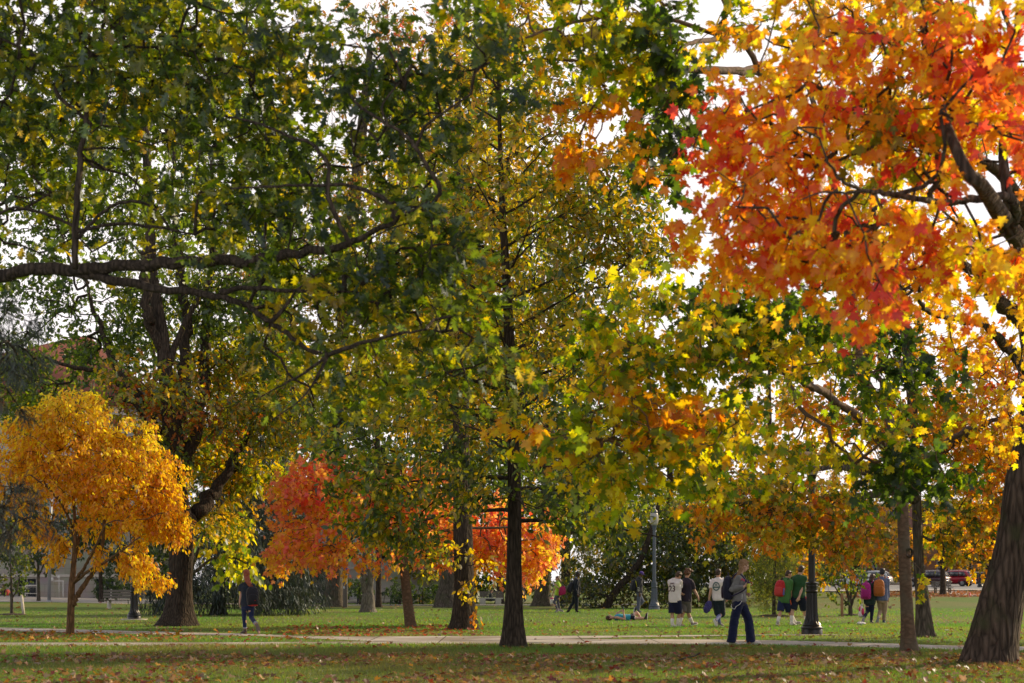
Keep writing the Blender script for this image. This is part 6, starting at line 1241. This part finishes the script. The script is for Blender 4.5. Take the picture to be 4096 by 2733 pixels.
def grass(n, d0, d1, h0, h1, wd, seed):
    r = np.random.default_rng(seed)
    Y = np.sqrt(r.uniform(d0*d0, d1*d1, n)); X = r.uniform(-.40, .42, n)*Y
    k = ~path_mask(X, Y); X, Y = X[k], Y[k]; n = len(X); Z = gz(X, Y)
    b = np.c_[X, Y, Z-.005]; pn = vnoise(b*np.array([1, .6, 1]), 3.0, 21); h = r.uniform(h0, h1, n)*(1 + .35*pn)
    a = r.uniform(0, 6.283, n); w_ = np.c_[np.cos(a), np.sin(a), a*0]*(wd*r.uniform(.6, 1.3, n)*(.7+.3*Y/d0))[:, None]
    tip = b + np.c_[r.normal(size=n)*h*.45, r.normal(size=n)*h*.45, h]
    V = np.stack([b - w_, b + w_, tip], 1).reshape(-1, 3); f = np.arange(3*n).reshape(-1, 3)
    dry = np.clip(.42 + .42*np.clip((31 - Y)/4, 0, 1) + .55*vnoise(b, 2.6, 8) + .5*vnoise(b, .5, 9)*.6 + r.normal(size=n)*.2 - .16*np.clip((Y - 34)/8, 0, 1), 0, 1)[:, None]  # drier toward the viewer: worn turf, and foreground dimmed through its colour
    worn_shade = np.clip((31.5 - Y)/4, 0, 1)[:, None]; c = np.array([[.072,.15,.018]])*(1-dry) + (np.array([[.17,.16,.034]])*(1-worn_shade) + np.array([[.115,.095,.035]])*worn_shade)*dry  # near dry grass goes darker brown: wear plus canopy shade put into the colour
    s_ = r.random(n) < .015; c[s_] = (.20,.155,.06)
    c = c*r.uniform(.65, 1.3, (n, 1))
    return V, f, np.repeat(c, 3, 0)
mb = MB()
for a in ((150000,15.5,29,.03,.075,.0042,1),(90000,29,44,.03,.07,.006,2),(60000,44,70,.03,.07,.009,3)):
    V, f, c = grass(*a); mb.add(V, [f], c)
tag(mb.build('grass', grass_mat, smooth=False, colours=True), 'short autumn lawn grass with dry patches across the park', 'grass', kind='stuff')
litter_mat = leaf_material('fallen_leaf', .30, (1.4, 1.3, .9), .05)
def litter(n, d0, d1, u0, u1, seed, size, pal, clump=.0, power=1.0, flat=.62):
    r = np.random.default_rng(seed)
    Y = d0 + (d1-d0)*r.random(n)**power; X = r.uniform(u0, u1, n)*Y
    b = np.c_[X, Y, gz(X, Y)]
    if clump: b = b[vnoise(b, 1.6, seed) + r.normal(size=n)*.35 > clump]
    n = len(b); pm = path_mask(b[:, 0], b[:, 1]); b = b[~pm | (r.random(n) < .16)]; n = len(b)
    b[:, 2] += r.uniform(.012, .05, n)
    tip = nrm(np.c_[r.normal(size=(n, 2)), r.normal(size=n)*.25]); nor = nrm(np.c_[r.normal(size=(n, 2))*(1-flat), np.ones(n)*flat*np.where(r.random(n) < .5, 1, -1)])
    pal = np.array(pal); i = np.clip((r.random(n)*.7 + .3*(vnoise(b, 2.2, seed+4)*.5+.5))*len(pal), 0, len(pal)-.01).astype(int)
    return leaf_mesh('l', 'maple_lo', b, tip, nor, size*r.uniform(.55, 1.15, n), pal[i]*r.uniform(.6, 1.3, (n, 1)))
LP = [(.34,.20,.11),(.22,.11,.05),(.42,.26,.15),(.16,.075,.035),(.30,.14,.06),(.48,.24,.04),(.24,.04,.025),(.40,.28,.18),(.26,.15,.08)]
mb = MB()
for a in ((9500,16,24.5,-.40,.42,11,.098,LP,-.35,.75),(2200,23,28.5,-.40,.42,12,.11,LP,-.1,1.0),(1300,29,38,-.40,.42,13,.10,LP,.0,.9),(650,37,47,-.40,.42,14,.10,LP,.0,1.0),(260,46,66,-.36,.36,15,.12,LP,.0,1.0),(500,33,42,-.16,-.02,16,.11,[(.40,.06,.03),(.45,.12,.03),(.3,.1,.05)],.0,1.0),
          (900,30.5,37,-.40,-.10,17,.13,[(.5,.25,.03),(.42,.2,.04),(.4,.12,.03)],-.1,1.0),(4500,97,120,.235,.36,18,.22,[(.40,.14,.04),(.30,.12,.05),(.36,.2,.09)],-.3,1.0),(300,66,92,-.36,.3,19,.2,LP,.0,1.0)):
    V, f, c = litter(*a); mb.add(V, [f], c)
tag(mb.build('fallen_leaves', litter_mat, smooth=False, colours=True), 'brown, orange and red maple leaves scattered over the lawn', 'leaves', kind='stuff')
tw = empty('fallen_twig', G(2760, 2640), 'dark forked twig lying among the fallen leaves', 'twig')
MB().tube(catmull([G(2715,2655)+np.array([0,0,.05]), G(2745,2648)+np.array([0,0,.07]), G(2775,2640)+np.array([0,0,.06]), G(2800,2634)+np.array([0,0,.09])]), [.016,]*19 if False else .013, 6).build('twig_stem', bark_dark, tw)
# ------------------------------------------------------------------ sky, sun, camera
SUN_AZ, SUN_EL = R(54), R(25)
w = bpy.data.worlds.new('World'); scene.world = w; w.use_nodes = True
nt = w.node_tree; nt.nodes.clear(); N = nt.nodes.new; L = nt.links.new
out = N('ShaderNodeOutputWorld'); bg = N('ShaderNodeBackground'); sky = N('ShaderNodeTexSky')
sky.sky_type = 'NISHITA'; sky.sun_disc = False; sky.sun_elevation = SUN_EL; sky.sun_rotation = SUN_AZ
sky.altitude = 200; sky.air_density = 1.0; sky.dust_density = 2.2; sky.ozone_density = 1.0
# bright thin haze low in the sky and toward the sun, clear darker sky overhead and behind
tc = N('ShaderNodeTexCoord'); sp = N('ShaderNodeSeparateXYZ'); L(tc.outputs['Generated'], sp.inputs[0])
mr = N('ShaderNodeMapRange'); mr.interpolation_type = 'SMOOTHSTEP'; mr.inputs['From Min'].default_value = .38; mr.inputs['From Max'].default_value = .62; mr.inputs['To Min'].default_value = 1; mr.inputs['To Max'].default_value = .28
L(sp.outputs['Z'], mr.inputs['Value'])
dt = N('ShaderNodeVectorMath'); dt.operation = 'DOT_PRODUCT'; L(tc.outputs['Generated'], dt.inputs[0]); dt.inputs[1].default_value = (math.sin(SUN_AZ*.45), math.cos(SUN_AZ*.45), 0)
m2 = N('ShaderNodeMapRange'); m2.interpolation_type = 'SMOOTHSTEP'; m2.inputs['From Min'].default_value = -.5; m2.inputs['From Max'].default_value = .7; m2.inputs['To Min'].default_value = .85; m2.inputs['To Max'].default_value = 1
L(dt.outputs['Value'], m2.inputs['Value'])
mu = N('ShaderNodeMath'); mu.operation = 'MULTIPLY'; L(mr.outputs[0], mu.inputs[0]); L(m2.outputs[0], mu.inputs[1])
mx = N('ShaderNodeMix'); mx.data_type = 'RGBA'; L(mu.outputs[0], mx.inputs[0])
mx.inputs[7].default_value = (10.3, 9.7, 9.7, 1)
L(sky.outputs[0], mx.inputs[6]); L(mx.outputs[2], bg.inputs['Color'])
bg.inputs['Strength'].default_value = 0.12; L(bg.outputs[0], out.inputs['Surface'])
sd = Vector((math.sin(SUN_AZ)*math.cos(SUN_EL), math.cos(SUN_AZ)*math.cos(SUN_EL), math.sin(SUN_EL)))
sl = bpy.data.lights.new('sun', 'SUN'); sl.energy = 5.0; sl.angle = R(0.53); sl.color = (1.0, .77, .46)
so = bpy.data.objects.new('sun', sl); COL.objects.link(so); so.rotation_euler = (-sd).to_track_quat('-Z', 'Y').to_euler(); so.location = (30, 40, 40)
cd = bpy.data.cameras.new('camera'); co = bpy.data.objects.new('camera', cd); COL.objects.link(co)
cd.sensor_fit = 'HORIZONTAL'; cd.sensor_width = 36.0; cd.lens = 36.0*F/4096
co.location = (0, 0, CAMH); co.rotation_euler = (R(90), 0, 0)
cd.shift_y = (YH - 1366.5)/4096; cd.clip_start = 0.1; cd.clip_end = 3000
cd.dof.use_dof = True; cd.dof.focus_distance = 31.0; cd.dof.aperture_fstop = 2.2
scene.camera = co
scene.view_settings.view_transform = 'Standard'; scene.view_settings.look = 'None'; scene.view_settings.exposure = 0; scene.view_settings.gamma = 1
scene.render.engine = 'CYCLES'
scene.cycles.use_denoising = True
scene.cycles.max_bounces = 8; scene.cycles.transmission_bounces = 6; scene.cycles.diffuse_bounces = 4; scene.cycles.transparent_max_bounces = 4
scene.render.use_persistent_data = False
